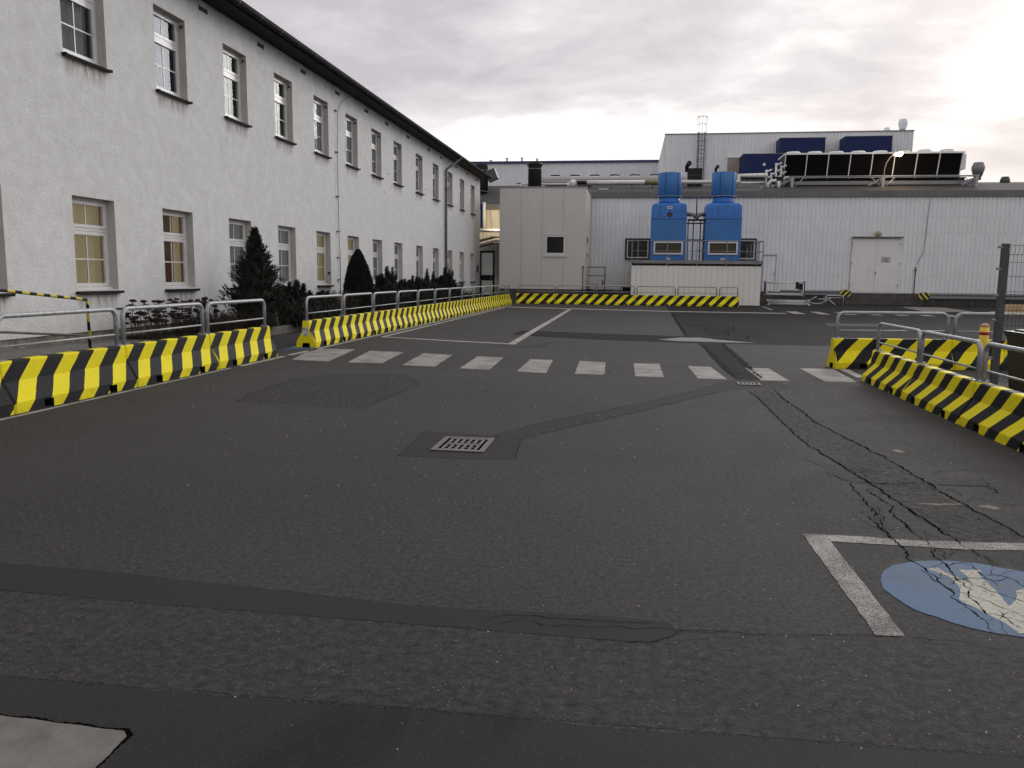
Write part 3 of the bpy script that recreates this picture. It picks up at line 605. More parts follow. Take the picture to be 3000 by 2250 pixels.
# eaves
mb = MB().box(-8.6, -8.12, -10, 45.25, 6.70, 6.735); mb.build('soffit', M['gutter'], OB, world=True)
gp = [(-8.12 + .075 + .075 * math.cos(a), 6.80 + .085 * math.sin(a)) for a in [math.pi + math.pi * k / 8 for k in range(9)]]
mb = MB()
for a, b in zip(gp, gp[1:]): mb.face([(a[0], -10, a[1]), (b[0], -10, b[1]), (b[0], 45.3, b[1]), (a[0], 45.3, a[1])], 0, True)
mb.tube([(gp[-1][0], -10, 6.805), (gp[-1][0], 45.3, 6.805)], .011, 6)
mb.build('gutter', M['gutter'], OB, world=True)
for k in range(46):
    yk = -1 + k
    g_ = MB()
    for a, b in zip(gp, gp[1:]): g_.face([(a[0], yk, a[1] - .006), (b[0] + (.004 if b is gp[-1] else 0), yk, b[1] - .006), (b[0], yk + .03, b[1] - .006), (a[0], yk + .03, a[1] - .006)])
    g_.box(-8.13, -7.965, yk, yk + .03, 6.815, 6.822)
    g_.build('gutter_bracket', M['steel_dark'], OB, world=True)
MB().box(-8.125, -8.10, -10, 45.25, 6.735, 6.80).build('fascia_board', M['gutter'], OB, world=True)
MB().face([(-8.06, -10, 6.83), (-8.06, 45.3, 6.83), (-12.8, 45.3, 8.35), (-12.8, -10, 8.35)]).face([(-12.8, -10, 8.35), (-12.8, 45.3, 8.35), (-17.4, 45.3, 6.83), (-17.4, -10, 6.83)]).face([(-8.06, 45.3, 6.83), (-8.06, 45.3, 6.74), (-17.4, 45.3, 6.74), (-17.4, 45.3, 6.83), (-12.8, 45.3, 8.35)]).build('roof', M['roof_dark'], OB, world=True)
vm = MB().box(-.02, .006, 0, .29, 0, .085).box(.0, .012, -.012, 0, -.008, .093).box(.0, .012, .29, .302, -.008, .093).mesh('eave_vent', [M['black']])
for y in (10.6, 13.2, 15.53, 18.03, 20.45, 22.88, 25.43, 27.60, 30.29, 33.40, 35.6, 38.7, 41.3, 43.9): share('eave_vent', vm, OB, (0, y - 16, 6.49))
dp = MB().tube([(-8.52, 36.4, .25), (-8.52, 36.4, 6.02), (-8.50, 36.45, 6.12), (-8.14, 37.15, 6.58), (-8.06, 37.3, 6.70), (-8.05, 37.3, 6.78)], .055, 12)
dp = dp.build('downpipe', M['pipe_grey'], OB, world=True)
for z in (1.2, 3.2, 5.2): MB().tube([(-8.52, 36.4, z), (-8.52, 36.4, z + .05)], .062, 12).build('pipe_clamp', M['steel_dark'], dp, world=True)
lc = MB().tube([(-8.10, 23.95, 6.80), (-8.35, 23.6, 6.62), (-8.56, 23.2, 6.3), (-8.56, 22.95, 6.0), (-8.56, 22.86, 4.85), (-8.56, 22.88, 2.9), (-8.56, 22.89, 2.15), (-8.56, 22.95, 1.95)], .008, 6)
lc.tube([(-8.555, 22.92, 2.0), (-8.555, 22.92, .25)], .013, 6)
lc = lc.build('lightning_conductor', M['steel_dark'], OB, world=True)
for z in (6.0, 4.85, 3.6, 2.6, 1.85, 1.2): MB().box(-8.6, -8.54, 22.78, 22.93, z, z + .025).build('clip', M['steel_dark'], lc, world=True)
hm = MB().lathe([(.035, 0), (.035, .05)], n=10).mesh('wall_hole', [M['black']])
for y, z in ((27.9, 4.87), (33.2, 4.9), (34.9, 4.75), (27.4, 4.2), (22.2, 1.4)): share('wall_hole', hm, OB, (-.045, y - 16, z), rot=(0, R(90), 0))
for y in [a + WW for a in WY]:   # hooks in the upper reveals
    MB().lathe([(.02, 0), (.035, .02), (.035, .05)], (-8.66, y - .03, ZU + HH - .14), 8).build('bracket', M['steel_dark'], OB, world=True)
ci = MB().box(-8.6, -8.52, 44.1, 44.25, 1.55, 1.95).build('call_box', M['steel_dark'], OB, world=True)

# ---------------------------------------------------------------- striped barriers with rails
def profile(feet=True):
    o = [(.20, 0), (.198, .105), (.185, .125), (.078, .300), (.067, .485), (.054, .50)]
    i = [(-.085, 0), (-.072, .085), (.072, .085), (.085, 0)]
    if feet: return [(-a, b) for a, b in reversed([])] + [(a, b) for a, b in o] + [(-a, b) for a, b in reversed(o)] + i
    return [(.198, .088), (.198, .105), (.185, .125), (.078, .300), (.067, .485), (.054, .50)] + [(-a, b) for a, b in reversed([(.198, .088), (.198, .105), (.185, .125), (.078, .300), (.067, .485), (.054, .50)])]
def barrier(length, label, free=False, cat='barrier', group='striped concrete barriers'):
    t = thing('concrete_barrier', (0, 0, 0), label, cat, group)
    mb = MB(); g = .006; c = .018
    segs = [(g, .40, True), (.40, .54, False), (.54, length - .54, True), (length - .54, length - .40, False), (length - .40, length - g, True)] if length > 1.5 else [(g, .36, True), (.36, .50, False), (.50, length - g, True)]
    for k, (a, b, ft) in enumerate(segs):
        P = profile(ft); n = len(P); a2, b2 = a, b
        def put(x, s_=1.0):
            i0 = len(mb.v); mb.v.extend([(x, y * s_, (z - .25) * (1 - (1 - s_) * .35) + .25 if z > .3 else z) for y, z in P]); return i0
        first, last = k == 0, k == len(segs) - 1
        rows = []
        if first: rows.append(put(a, .93)); a2 = a + c
        rows.append(put(a2))
        if last: b2 = b - c
        rows.append(put(b2))
        if last: rows.append(put(b, .93))
        for p_, q_ in zip(rows, rows[1:]):
            for j in range(n):
                mb.f.append((p_ + j, p_ + (j + 1) % n, q_ + (j + 1) % n, q_ + j)[::-1]); mb.m.append(int(j == n - 1 if not ft else j >= n - 5)); mb.sm.append(False)
        mb.f.append(tuple(rows[0] + j for j in range(n))); mb.m.append(int(not first)); mb.sm.append(False)
        mb.f.append(tuple(rows[-1] + j for j in range(n))[::-1]); mb.m.append(int(not last)); mb.sm.append(False)
    mb.build('body', [M['barrier' if free else 'barrier_mid'], M['black']], t)  # second slot blackens notch faces and underside, painting in their shade
    x0, x1 = .065, length - .065
    rl = MB().tube(arc_path(x0, x1, .51, .935, .11), .0265, 12).build('railing', M['galv'], t)
    MB().tube([(x0 + .02, 0, .635), (x1 - .02, 0, .635)], .0125, 8).build('lower_rail', M['galv'], rl)
    for x in (x0, x1): 
        p_ = MB().box(x - .05, x + .055, -.05, .05, .501, .512); p_.lathe([(.012, .512), (.012, .53)], (x - .035 if x > 1 else x + .04, .03, 0), 6).build('mounting_plate', M['galv'], rl)
    return t
protos = {}
def place_barrier(length, loc, rz, s, label, sx_=1.0, free=False):
    if (length, free) not in protos: t = protos[length, free] = barrier(length, label, free)
    else:
        t = copy_tree(protos[length, free]); t['label'] = label
    t.location = loc; t.rotation_euler = (random.uniform(-.004, .004), 0, R(rz) + random.uniform(-.004, .004)); t.scale = (s * sx_, s, s)
    return t
XC = -6.06
for i in range(6): place_barrier(2.0, (XC, 12.72 - 1.95 * (i + 1), 0), 90, 1, f'striped yellow and black concrete barrier with rail, {ORD[i]} back from the gap towards the camera', .975, free=i == 0)
for i in range(12): place_barrier(2.0, (XC, 14.36 + 2.0 * i, 0), 90, 1, ('striped barrier with white sticker on its yellow end face at the gap' if i == 0 else f'striped yellow and black barrier along the planting bed, {ORD[i]} unit beyond the gap'), free=i == 0)
place_barrier(1.0, (XC, 38.37, 0), 90, 1, 'short striped barrier closing the long row along the planting bed')
for i in range(5): place_barrier(2.0, (-.02 - 5.86 + 2.0 * i, 40.78, 0), 0, 1, f'diagonally striped barrier in the far crosswise row, {ORD[i]} from the planting bed side', free=i == 0)
place_barrier(1.0, (4.12, 40.78, 0), 0, 1, 'short diagonally striped barrier ending the far row before the white pedestal')
for i in range(6): place_barrier(2.0, (3.14 + .2 * .845, 11.58 - 1.69 * i, 0), -90, .845, f'striped yellow and black barrier at the right of the lane, {ORD[i]} from the crosswalk', free=i == 0)
for i in range(3): place_barrier(2.0, (3.11 + 1.83 * i, 13.20 + .285 * i, 0), 8.8, .925, f'broad diagonally striped barrier behind the right lane barriers, {ORD[i]} from its free yellow end', free=i == 0)
stk = MB().box(-.055, .055, -.003, 0, 0, .155); stk = stk.build('sticker', M['sign_white'], None, (XC, 14.352, .225)); 
for q in ((-.045, -.015, .115, .145), (-.045, .0, .10, .108), (.02, .04, .08, .12), (-.03, .03, .01, .016), (-.03, .02, .025, .031), (.0, .035, .05, .056)):
    MB().box(q[0], q[1], -.005, -.0035, q[2], q[3]).build('printed_mark', M['print'], stk)
tag(stk, 'white printed sticker on the yellow end of the barrier at the gap', 'sticker')

# ---------------------------------------------------------------- striped handrail by the building
hr = thing('handrail', (-7.4, 10.1, .27), 'black and yellow striped tube handrail with grey mid rail on the pavement', 'handrail')
def hbar(pts, mat, name, r=.02): MB().tube(pts, r, 10).build(name, M[mat], hr)
hbar([(0, -6.5, 1.02), (0, -1.5, .87), (0, -.06, .725), (0, -.02, .715)], 'hazard_tube', 'top_rail')
hbar([(0, -.02, .715), (0, 0, .69), (0, 0, .0)], 'hazard_post', 'post'); hbar([(0, -1.62, .86), (0, -1.62, .0)], 'hazard_post', 'post'); hbar([(0, -4.0, .94), (0, -4.0, .0)], 'hazard_post', 'post')
hbar([(0, -6.5, .60), (0, -1.5, .375), (0, 0, .225)], 'steel_dark', 'mid_rail', .016)
for y in (0, -1.62, -4.0): MB().lathe([(.05, 0), (.05, .012)], (0, y, 0), 12).build('base_plate', M['steel_dark'], hr)

# ---------------------------------------------------------------- corrugated sheets
def corr(width, height, nrib, depth=.035, mats=('clad',), rows=(), flat=.5, sc_=.014):
    mb = MB(); P = []; pw = width / nrib
    for k in range(nrib):
        x = k * pw; P += [(x, 0), (x + pw * flat * .92, 0), (x + pw * (flat + .10), depth), (x + pw * .90, depth)]
    P.append((width, 0))
    for a, b in zip(P, P[1:]): mb.face([(a[0], a[1], 0), (b[0], b[1], 0), (b[0], b[1], height), (a[0], a[1], height)])
    for z in rows:
        for k in range(nrib): 
            x = (k + .28) * pw; mb.box(x - sc_, x + sc_, -.012, 0, z - sc_, z + sc_, 1)
    return mb.mesh('cladding_sheet', [M[q] for q in mats] + [M['screw']])
HALL = thing('factory_hall', (0, 48, 0), 'long low factory hall clad in white corrugated metal across the yard', 'building')
S_full = corr(1.16, 5.30, 5, rows=(.95, 2.15, 3.35, 4.2))
x = 12.09 - 1.16 * 13; i = 0
while x < 12.0: share('cladding_sheet', S_full, HALL, (x, 0, .65)); x += 1.16
x = 14.53
while x < 34: share('cladding_sheet', S_full, HALL, (x, 0, .65)); x += 1.16
S_top = corr(1.22, 2.25, 5, rows=(.25, 1.1))
for k in range(2): share('cladding_sheet', S_top, HALL, (12.09 + 1.22 * k, 0, 3.70))
MB().box(-3.1, 35, .04, 8, 0, 5.94).build('inner_wall', M['dark_room'], HALL)
MB().box(-2.7, 35, -.02, .038, 0, .645).build('base_wall', M['plinth_dark'], HALL)
for k in range(13): MB().box(-2.72 + k * 3, -2.72 + k * 3 + 2.992, -.12, -.06, 5.94, 6.26).build('fascia_panel', M['fascia'], HALL)
MB().box(-2.72, 36.3, -.06, .2, 6.0, 6.22).build('eave_beam', M['steel_dark'], HALL)
MB().face([(-2.8, -.1, 6.265), (36, -.1, 6.265), (36, 3, 6.96), (-2.8, 3, 6.96)]).face([(-2.8, 3, 6.96), (36, 3, 6.96), (36, 18, 7.0), (-2.8, 18, 7.0)]).face([(-2.8, -.1, 6.265), (-2.8, 3, 6.96), (-2.8, 3, 5), (-2.8, 0, 5)]).build('roof', M['roof_dark'], HALL)
MB().box(-2.2, -1.65, .9, 1.25, 6.505, 6.56).build('roof_light', M['clad'], HALL)
# big double door
dr = MB().box(12.02, 14.60, -.045, .0, .655, 3.70).build('door', M['door_white'], HALL)
for a, b in ((12.05, 13.315), (13.325, 14.56)): MB().box(a, b, -.075, -.045, .70, 3.66).build('door_leaf', M['door_white'], dr)
MB().box(11.97, 14.68, -.20, -.05, 3.70, 3.76).build('door_canopy', M['fascia'], dr); MB().box(12.0, 14.64, -.21, -.20, 3.68, 3.70).build('canopy_drip', M['black'], dr)
MB().box(13.33, 13.36, -.105, -.075, 1.64, 1.84).box(13.33, 13.36, -.12, -.105, 1.72, 1.75).build('handle', M['steel_dark'], dr)
for z in (1.0, 2.2, 3.3): MB().box(14.55, 14.585, -.10, -.075, z, z + .14).box(12.03, 12.06, -.10, -.075, z, z + .14).build('hinge', M['steel_grey'], dr)
MB().box(12.0, 14.62, -.06, -.02, .62, .655).build('threshold', M['galv'], dr)
sg = MB().box(13.62, 14.07, -.082, -.0755, 2.35, 2.65).build('door_sign', M['print'], dr)
MB().box(13.64, 14.05, -.086, -.083, 2.37, 2.635).build('sign_face', M['sign_white'], sg)
tag(sg, 'small white notice with a dark border and printed lines')
for a, b, z in ((13.70, 13.98, 2.575), (13.66, 14.02, 2.505), (13.68, 13.99, 2.435), (13.82, 13.97, 2.385)): MB().box(a, b, -.0895, -.0865, z, z + .03).build('sign_text', M['print'], sg)
gb = MB().lathe([(.03, -.16), (.05, -.15), (.11, -.12), (.15, -.03), (.15, .04), (.11, .11), (.05, .145), (.0, .15)][:-1] + [(.01, .15)], (13.35, -.16, 3.93), 18)
gb.build('globe_lamp', M['globe'], HALL)
# small side door, windows
sd_ = MB().box(7.25, 7.98, -.03, .0, .66, 2.70).build('door', M['clad'], HALL)
MB().box(7.235, 7.255, -.036, -.03, .66, 2.70).box(7.965, 7.985, -.036, -.03, .66, 2.70).build('door_gap', M['seam'], sd_)
share('door_leaf', corr(.66, 1.98, 3, .02), sd_, (7.28, -.055, .68)); MB().box(7.22, 8.02, -.09, -.03, 2.70, 2.725).build('drip_rail', M['steel_dark'], sd_)
MB().box(7.82, 7.94, -.09, -.055, 1.69, 1.71).box(7.90, 7.94, -.08, -.055, 1.60, 1.64).build('handle', M['black'], sd_)
def hall_window(x0, x1, z0, z1, parent, mull=True):
    o = MB(); 
    for q in ((x0, x1, z0, z0 + .09), (x0, x1, z1 - .09, z1), (x0, x0 + .09, z0 + .09, z1 - .09), (x1 - .09, x1, z0 + .09, z1 - .09)): o.box(q[0], q[1], -.10, -.0, q[2], q[3])
    o = o.build('window', M['black'], parent); f_ = MB(); a, b, c_, d = x0 + .09, x1 - .09, z0 + .09, z1 - .09
    for q in ((a, b, c_, c_ + .06), (a, b, d - .06, d), (a, a + .06, c_ + .06, d - .06), (b - .06, b, c_ + .06, d - .06)): f_.box(q[0], q[1], -.075, -.01, q[2], q[3])
    f_.build('window_frame', M['pvc'], o)
    MB().box(a + .06, b - .06, -.028, -.012, c_ + .06, d - .06).build('pane', M['dark_glass'], o)
    if mull: 
        for k in (1, 2): MB().box(a + .06, b - .06, -.045, -.03, c_ + k * (d - c_) / 3, c_ + k * (d - c_) / 3 + .02).build('glazing_bar', M['steel_dark'], o)
    return o
mt, p = newmat('dark_glass'); p.inputs['Base Color'].default_value = (.008, .008, .009, 1); p.inputs['Roughness'].default_value = .08; p.inputs['Specular IOR Level'].default_value = .2; M['dark_glass'] = mt
hall_window(-.54, .88, 2.40, 3.62, HALL); hall_window(5.45, 6.85, 2.38, 3.64, HALL)
# cable and conductor on the wall
cb = MB().tube([(15.98, -.03, 5.9), (15.9, -.03, 4.9), (15.86, -.03, 3.95), (15.80, -.03, 2.85), (15.62, -.03, 2.55), (15.50, -.03, 2.2)], .012, 6)
cb.build('cable', M['steel_dark'], HALL); MB().tube([(15.47, -.05, 2.13), (15.46, -.05, .62)], .025, 8).box(15.36, 15.56, -.05, 0, 1.93, 1.96).build('conductor_pipe', M['black'], HALL)

# left end of the hall seen through the gap
LW = thing('side_hall', (-10, 48, 0), 'lower beige corrugated wing glimpsed between the two buildings', 'building')
S_left = corr(.25, 5.25, 1, .03, ('clad_left',))
for k in range(24): share('cladding_sheet', S_left, LW, (-3.0 + .25 * k, 0, 0))
MB().box(-3, 2.9, .04, 3, 0, 5.3).build('inner_wall', M['dark_room'], LW); MB().box(-3, 2.9, -.06, .03, 5.25, 5.56).build('fascia', M['fascia'], LW)
MB().face([(-3, -.06, 5.565), (2.9, -.06, 5.565), (2.9, 3.2, 7.0), (-3, 3.2, 7.0)]).build('roof', M['roof_dark'], LW)
MB().tube([(1.14, -.3, 4.1), (1.14, -.3, 5.66)], .09, 8).build('white_post', M['clad_warm'], LW)
MB().box(.9, 1.1, -.2, -.05, 4.2, 5.6).build('navy_panel', M['navy'], LW)
cn = MB(); cn.obox((1.35, -.9, 3.50), (.55, 0, .14), (0, .6, 0), (-.008, 0, .03)); cn.obox((1.35, -.9, 3.16), (.55, 0, .14), (0, .6, 0), (-.008, 0, .03)); cn.box(1.9, 2.6, -1.4, -.3, 3.60, 3.66).box(1.9, 2.6, -1.4, -.3, 3.26, 3.32)
cn.build('canopy', M['steel_grey'], LW)
dd = MB().box(.95, 1.05, -.55, -.45, 0, 2.85).box(1.72, 1.82, -.55, -.45, 0, 2.85).box(1.05, 1.72, -.55, -.45, 2.72, 2.85).box(1.05, 1.72, -.54, -.46, 1.1, 1.42).box(1.05, 1.72, -.54, -.46, 0, .25).build('door', M['black'], LW)
MB().box(1.05, 1.72, -.51, -.49, 1.42, 2.72).box(1.05, 1.72, -.51, -.49, .25, 1.1).build('pane', M['blind_grey_glow'], dd); MB().box(1.6, 1.64, -.6, -.55, 1.15, 1.35).build('handle', M['galv'], dd)
tag(MB().tube([(-9.4, 46, 3.93), (-7.16, 46, 3.93)], .095, 14).build('pipe', M['white_pipe']), 'white insulated pipe crossing the gap between the buildings', 'pipe')

# ---------------------------------------------------------------- grey panel annex
AN = thing('annex_building', (-4.86, 43, 0), 'grey flat panelled annex with a single square window', 'building')
MB().box(-2.28, 2.26, .04, 8, .0, .70).build('plinth', M['plinth_dark'], AN)
MB().box(-2.25, 2.24, .03, 8.0, .70, 6.0).build('core', M['seam'], AN)
xs = [-2.29, -1.13, -.02, 1.11, 2.29]
for k in range(4):
    a, b = xs[k] + .005, xs[k + 1] - .005; mb = MB()
    if k == 2 or k == 1: mb.box(a, b, -.0, .028, .705, 6.0)
    else: mb.box(a, b, -.0, .028, .705, 6.0)
    for z in (1.55, 3.0, 4.6, 5.1, .9):
        for fx in (.1, .5, .95): xx = a + (b - a) * fx; mb.box(xx - .009, xx + .009, -.010, 0, z - .009, z + .009, 1)
    mb.build('wall_panel', [M['panel_grey'], M['screw']], AN)
for k in range(8): MB().box(2.242, 2.29, .03 + k * .99, 1.01 + k * .99, .705, 6.0).build('wall_panel', M['panel_grey'], AN)
MB().box(-2.32, 2.33, -.04, 5, 6.001, 6.06).build('roof_cap', M['steel_grey'], AN)
wn = MB(); a, b, c_, d = .14, 1.27, 2.46, 3.56
for q in ((a, b, c_, c_ + .05), (a, b, d - .05, d), (a, a + .05, c_ + .05, d - .05), (b - .05, b, c_ + .05, d - .05)): wn.box(q[0], q[1], -.02, -.001, q[2], q[3])
wn = wn.build('window', M['panel_grey'], AN)
f_ = MB()
for q in ((a + .05, b - .05, c_ + .05, c_ + .15), (a + .05, b - .05, d - .11, d - .05), (a + .05, a + .12, c_ + .15, d - .11), (b - .12, b - .05, c_ + .15, d - .11)): f_.box(q[0], q[1], -.035, -.001, q[2], q[3])
f_.build('window_frame', M['pvc'], wn); MB().box(a + .12, b - .12, -.012, -.002, c_ + .15, d - .11).build('pane', M['dark_glass'], wn)
MB().box(a - .05, b + .05, -.05, -.0, d, d + .03).build('drip_cap', M['pvc'], wn); MB().box(a - .06, b + .05, -.07, -.0, c_ - .04, c_).build('sill', M['pvc'], wn)
MB().tube([(2.2, -.05, 1.9), (2.2, -.05, .5)], .022, 8).box(2.16, 2.24, -.08, 0, 1.85, 1.93).build('downpipe', M['steel_dark'], AN)
MB().box(2.29, 2.32, 1.5, 1.9, 3.2, 3.5).box(2.29, 2.32, 1.5, 1.9, 2.45, 2.6).build('side_vent', M['black'], AN)

# warm lamp on the annex flank lighting the gap
wl = thing('wall_lamp', (-7.25, 45.6, 4.9), 'sodium wall lamp fixed to the hidden flank of the grey annex', 'lamp')
MB().box(-.1, .09, -.1, .1, -.06, .06).build('housing', M['steel_grey'], wl); MB().box(-.09, .05, -.08, .08, -.075, -.061).build('lens', M['lamp_on'], wl)
pl = bpy.data.lights.new('wall_lamp_light', 'SPOT'); pl.spot_size = R(140); pl.spot_blend = .6; pl.energy = 170; pl.color = (1, .80, .50); pl.shadow_soft_size = .08
po = bpy.data.objects.new('wall_lamp_light', pl); col.objects.link(po); po.parent = wl; po.location = (-.14, 0, -.14); po.rotation_euler = Vector((-.5, .8, -.25)).to_track_quat('-Z', 'Y').to_euler()

# ---------------------------------------------------------------- white pedestal with the two blue towers
PD = thing('pedestal', (3.04, 41.5, 0), 'white corrugated pedestal block with steel deck and railing carrying two blue towers', 'pedestal')
pe = corr(.794, 1.92, 3, .02, ('clad_warm',))
for k in range(8): share('cladding_sheet', pe, PD, (-3.17 + .794 * k, 0, .05))
for k in range(8): share('cladding_sheet', pe, PD, (3.18, .794 * k, .05), rot=(0, 0, R(90))); 
for k in range(8): share('cladding_sheet', pe, PD, (-3.17, .794 * (k + 1), .05), rot=(0, 0, R(-90)))
MB().box(-3.12, 3.13, .05, 6.3, 0, 1.98).build('core', M['plinth_dark'], PD)
MB().box(-3.14, 3.19, .02, 6.4, 1.98, 2.08).build('dark_joint', M['black'], PD)
MB().box(-3.19, 3.24, -.06, .02, 2.08, 2.24).box(3.16, 3.24, .02, 6.4, 2.08, 2.24).box(-3.19, -3.11, .02, 6.4, 2.08, 2.24).build('edge_beam', M['steel_grey'], PD)
MB().box(-3.11, 3.16, .02, 6.4, 2.16, 2.25).build('deck', M['steel_dark'], PD)
ra = MB().tube([(-3.17, -.09, 3.20), (3.22, -.09, 3.20)], .022, 8).tube([(-3.17, -.09, 2.70), (3.22, -.09, 2.70)], .015, 8).tube([(3.22, -.09, 3.20), (3.22, 5.8, 3.20)], .022, 8).tube([(3.22, -.09, 2.70), (3.22, 5.8, 2.70)], .015, 8).tube([(-3.17, -.09, 3.20), (-3.17, 5.8, 3.20)], .022, 8).tube([(-3.17, -.09, 2.70), (-3.17, 5.8, 2.70)], .015, 8)
ra = ra.build('railing', M['steel_grey'], PD)
for x in (-3.17, -2.87, -1.42, .03, 1.48, 2.92, 3.22): MB().box(x - .02, x + .02, -.11, -.07, 2.0 if abs(x) < 3.1 else 2.1, 3.20).build('post', M['steel_grey'], ra)
for y in (1.3, 2.8, 4.3, 5.8): MB().box(3.20, 3.24, y - .02, y + .02, 2.1, 3.20).build('post', M['steel_grey'], ra); MB().box(-3.19, -3.15, y - .02, y + .02, 2.1, 3.20).build('post', M['steel_grey'], ra)
def tower(cx_, label, sticker=True, stain=False):
    t = thing('cooling_tower', (cx_, 43.2, 2.255), label, 'cooling tower', 'blue cooling towers on the pedestal')
    def frus(z0, z1, a0, a1, d0, d1):   # half widths
        mb = MB(); q0 = [(-a0, -d0, z0), (a0, -d0, z0), (a0, d0, z0), (-a0, d0, z0)]; q1 = [(-a1, -d1, z1), (a1, -d1, z1), (a1, d1, z1), (-a1, d1, z1)]
        for i in range(4): j = (i + 1) % 4; mb.face([q0[i], q0[j], q1[j], q1[i]])
        mb.face(q0[::-1]); mb.face(q1); return mb
    frus(.02, .95, .885, .885, .88, .88).build('lower_casing', M['blue_dull'], t); frus(.96, 2.07, .885, .875, .88, .87).build('middle_casing', M['blue_dull'], t)
    hd = MB()     # hood with rounded shoulders
    lv = [(2.085, .885, .88, .03), (2.55, .872, .87, .05), (2.74, .862, .86, .07), (2.83, .83, .82, .10), (2.88, .76, .76, .14), (2.90, .66, .66, .16)]; rings = []
    for z, hx, hy, cr_ in lv:
        pts = []
        for sx_, sy_, a0 in ((1, 1, 0), (-1, 1, 90), (-1, -1, 180), (1, -1, 270)):
            for k in range(5): a = R(a0 + 22.5 * k); pts.append((sx_ * (hx - cr_) + cr_ * math.cos(a), sy_ * (hy - cr_) + cr_ * math.sin(a), z))
        rings.append(len(hd.v)); hd.v += pts
    for a, b in zip(rings, rings[1:]):
        for k in range(20): hd.f.append((a + k, a + (k + 1) % 20, b + (k + 1) % 20, b + k)); hd.m.append(0); hd.sm.append(False)
    hd.f.append(tuple(rings[-1] + k for k in range(20))); hd.m.append(0); hd.sm.append(False)
    hd.build('hood', M['blue'], t)
    MB().box(-.89, .89, -.885, .885, 2.07, 2.087).build('seam_strip', M['black'], t)
    MB().lathe([(.56, 2.89), (.54, 3.0), (.53, 3.25)], n=36).build('neck', M['blue'], t)
    dm = MB().lathe([(.60, 3.27), (.61, 3.28), (.605, 4.42), (.59, 4.44)], n=40).build('fan_drum', M['blue_dull'], t)
    MB().lathe([(.615, 3.235), (.615, 3.265)], n=40).build('flange', M['galv'], dm); MB().lathe([(.575, 4.43), (.575, 4.445)], n=30).build('drum_opening', M['black'], dm)
    for a in (-50, -112): MB().obox((.61 * math.cos(R(a)), .61 * math.sin(R(a)), 3.86), (.012 * math.cos(R(a)), .012 * math.sin(R(a)), 0), (-.008 * math.sin(R(a)), .008 * math.cos(R(a)), 0), (0, 0, .56)).build('joint_strip', M['black'], dm)
    ff = MB()
    for q in ((-.735, .735, .30, .375), (-.735, .735, .875, .95), (-.735, -.655, .375, .875), (.655, .735, .375, .875)): ff.box(q[0], q[1], -.935, -.882, q[2], q[3])
    ff = ff.build('filter_frame', M['pvc'], t); MB().box(-.655, .655, -.90, -.882, .375, .875).build('filter_mesh', M['brown_mesh'], ff)
    s_ = MB().box(-.09, .12, -.892, -.882, .03, .13).build('data_plate', M['sign_white'], t); MB().box(-.05, .08, -.895, -.8925, .06, .07).box(-.05, .05, -.895, -.8925, .09, .10).build('printed_line', M['print'], s_)
    if sticker:
        s_ = MB().box(-.11, .15, -.885, -.868, 2.58, 2.70).build('nameplate', M['sign_white'], t); MB().box(-.07, .11, -.888, -.8855, 2.63, 2.665).build('printed_line', M['print'], s_)
        pm_ = MB().lathe([(.125, 0), (.125, .02)], n=20).build('inspection_port', M['black'], t, (.015, -.872, 2.30)); pm_.rotation_euler = (R(90), 0, 0)
        pm2 = MB().lathe([(.10, .02), (.10, .026)], n=20).build('port_cover', M['brown_mesh'], pm_)
    return t
tower(1.69, 'blue cooling tower with round inspection port and white nameplate on its hood')
tower(4.40, 'blue cooling tower with sooty stained plain hood, nearer the hall doors', False, True)
pw = thing('tower_pipework', (3.06, 43.1, 2.25), 'grey pipes and elbows joining the two blue cooling towers', 'pipework')
MB().tube([(-.55, 0, 2.38), (-.15, 0, 2.36), (-.03, -.02, 2.30), (0, 0, 2.18)], .11, 12).tube([(.55, 0, 2.38), (.2, 0, 2.36), (.06, 0, 2.26), (0, 0, 2.15)], .11, 12).build('elbow', M['steel_grey'], pw)
MB().tube([(.02, -.1, 2.3), (.02, -.1, 3.2)], .03, 8).tube([(-.75, 0, 3.25), (.75, 0, 3.25)], .03, 8).tube([(-.75, 0, 3.16), (.75, 0, 3.16)], .015, 6).build('upper_pipe', M['steel_dark'], pw)
for x in (-.36, -.09, .26, .46): MB().tube([(x, .05, 0), (x, .05, 2.1)], .03, 8).build('riser', M['steel_dark' if x > 0 else 'steel_grey'], pw)
MB().box(-.4, .5, 0, .1, 2.04, 2.13).box(-.45, .4, -.05, .02, 1.88, 1.94).box(-.4, .5, 0, .1, 1.0, 1.1).box(.1, .5, -.02, .05, .5, .54).build('cross_brace', M['black'], pw)
MB().box(.5, .62, -.1, .2, .4, 1.0).build('control_box', M['steel_grey'], pw)

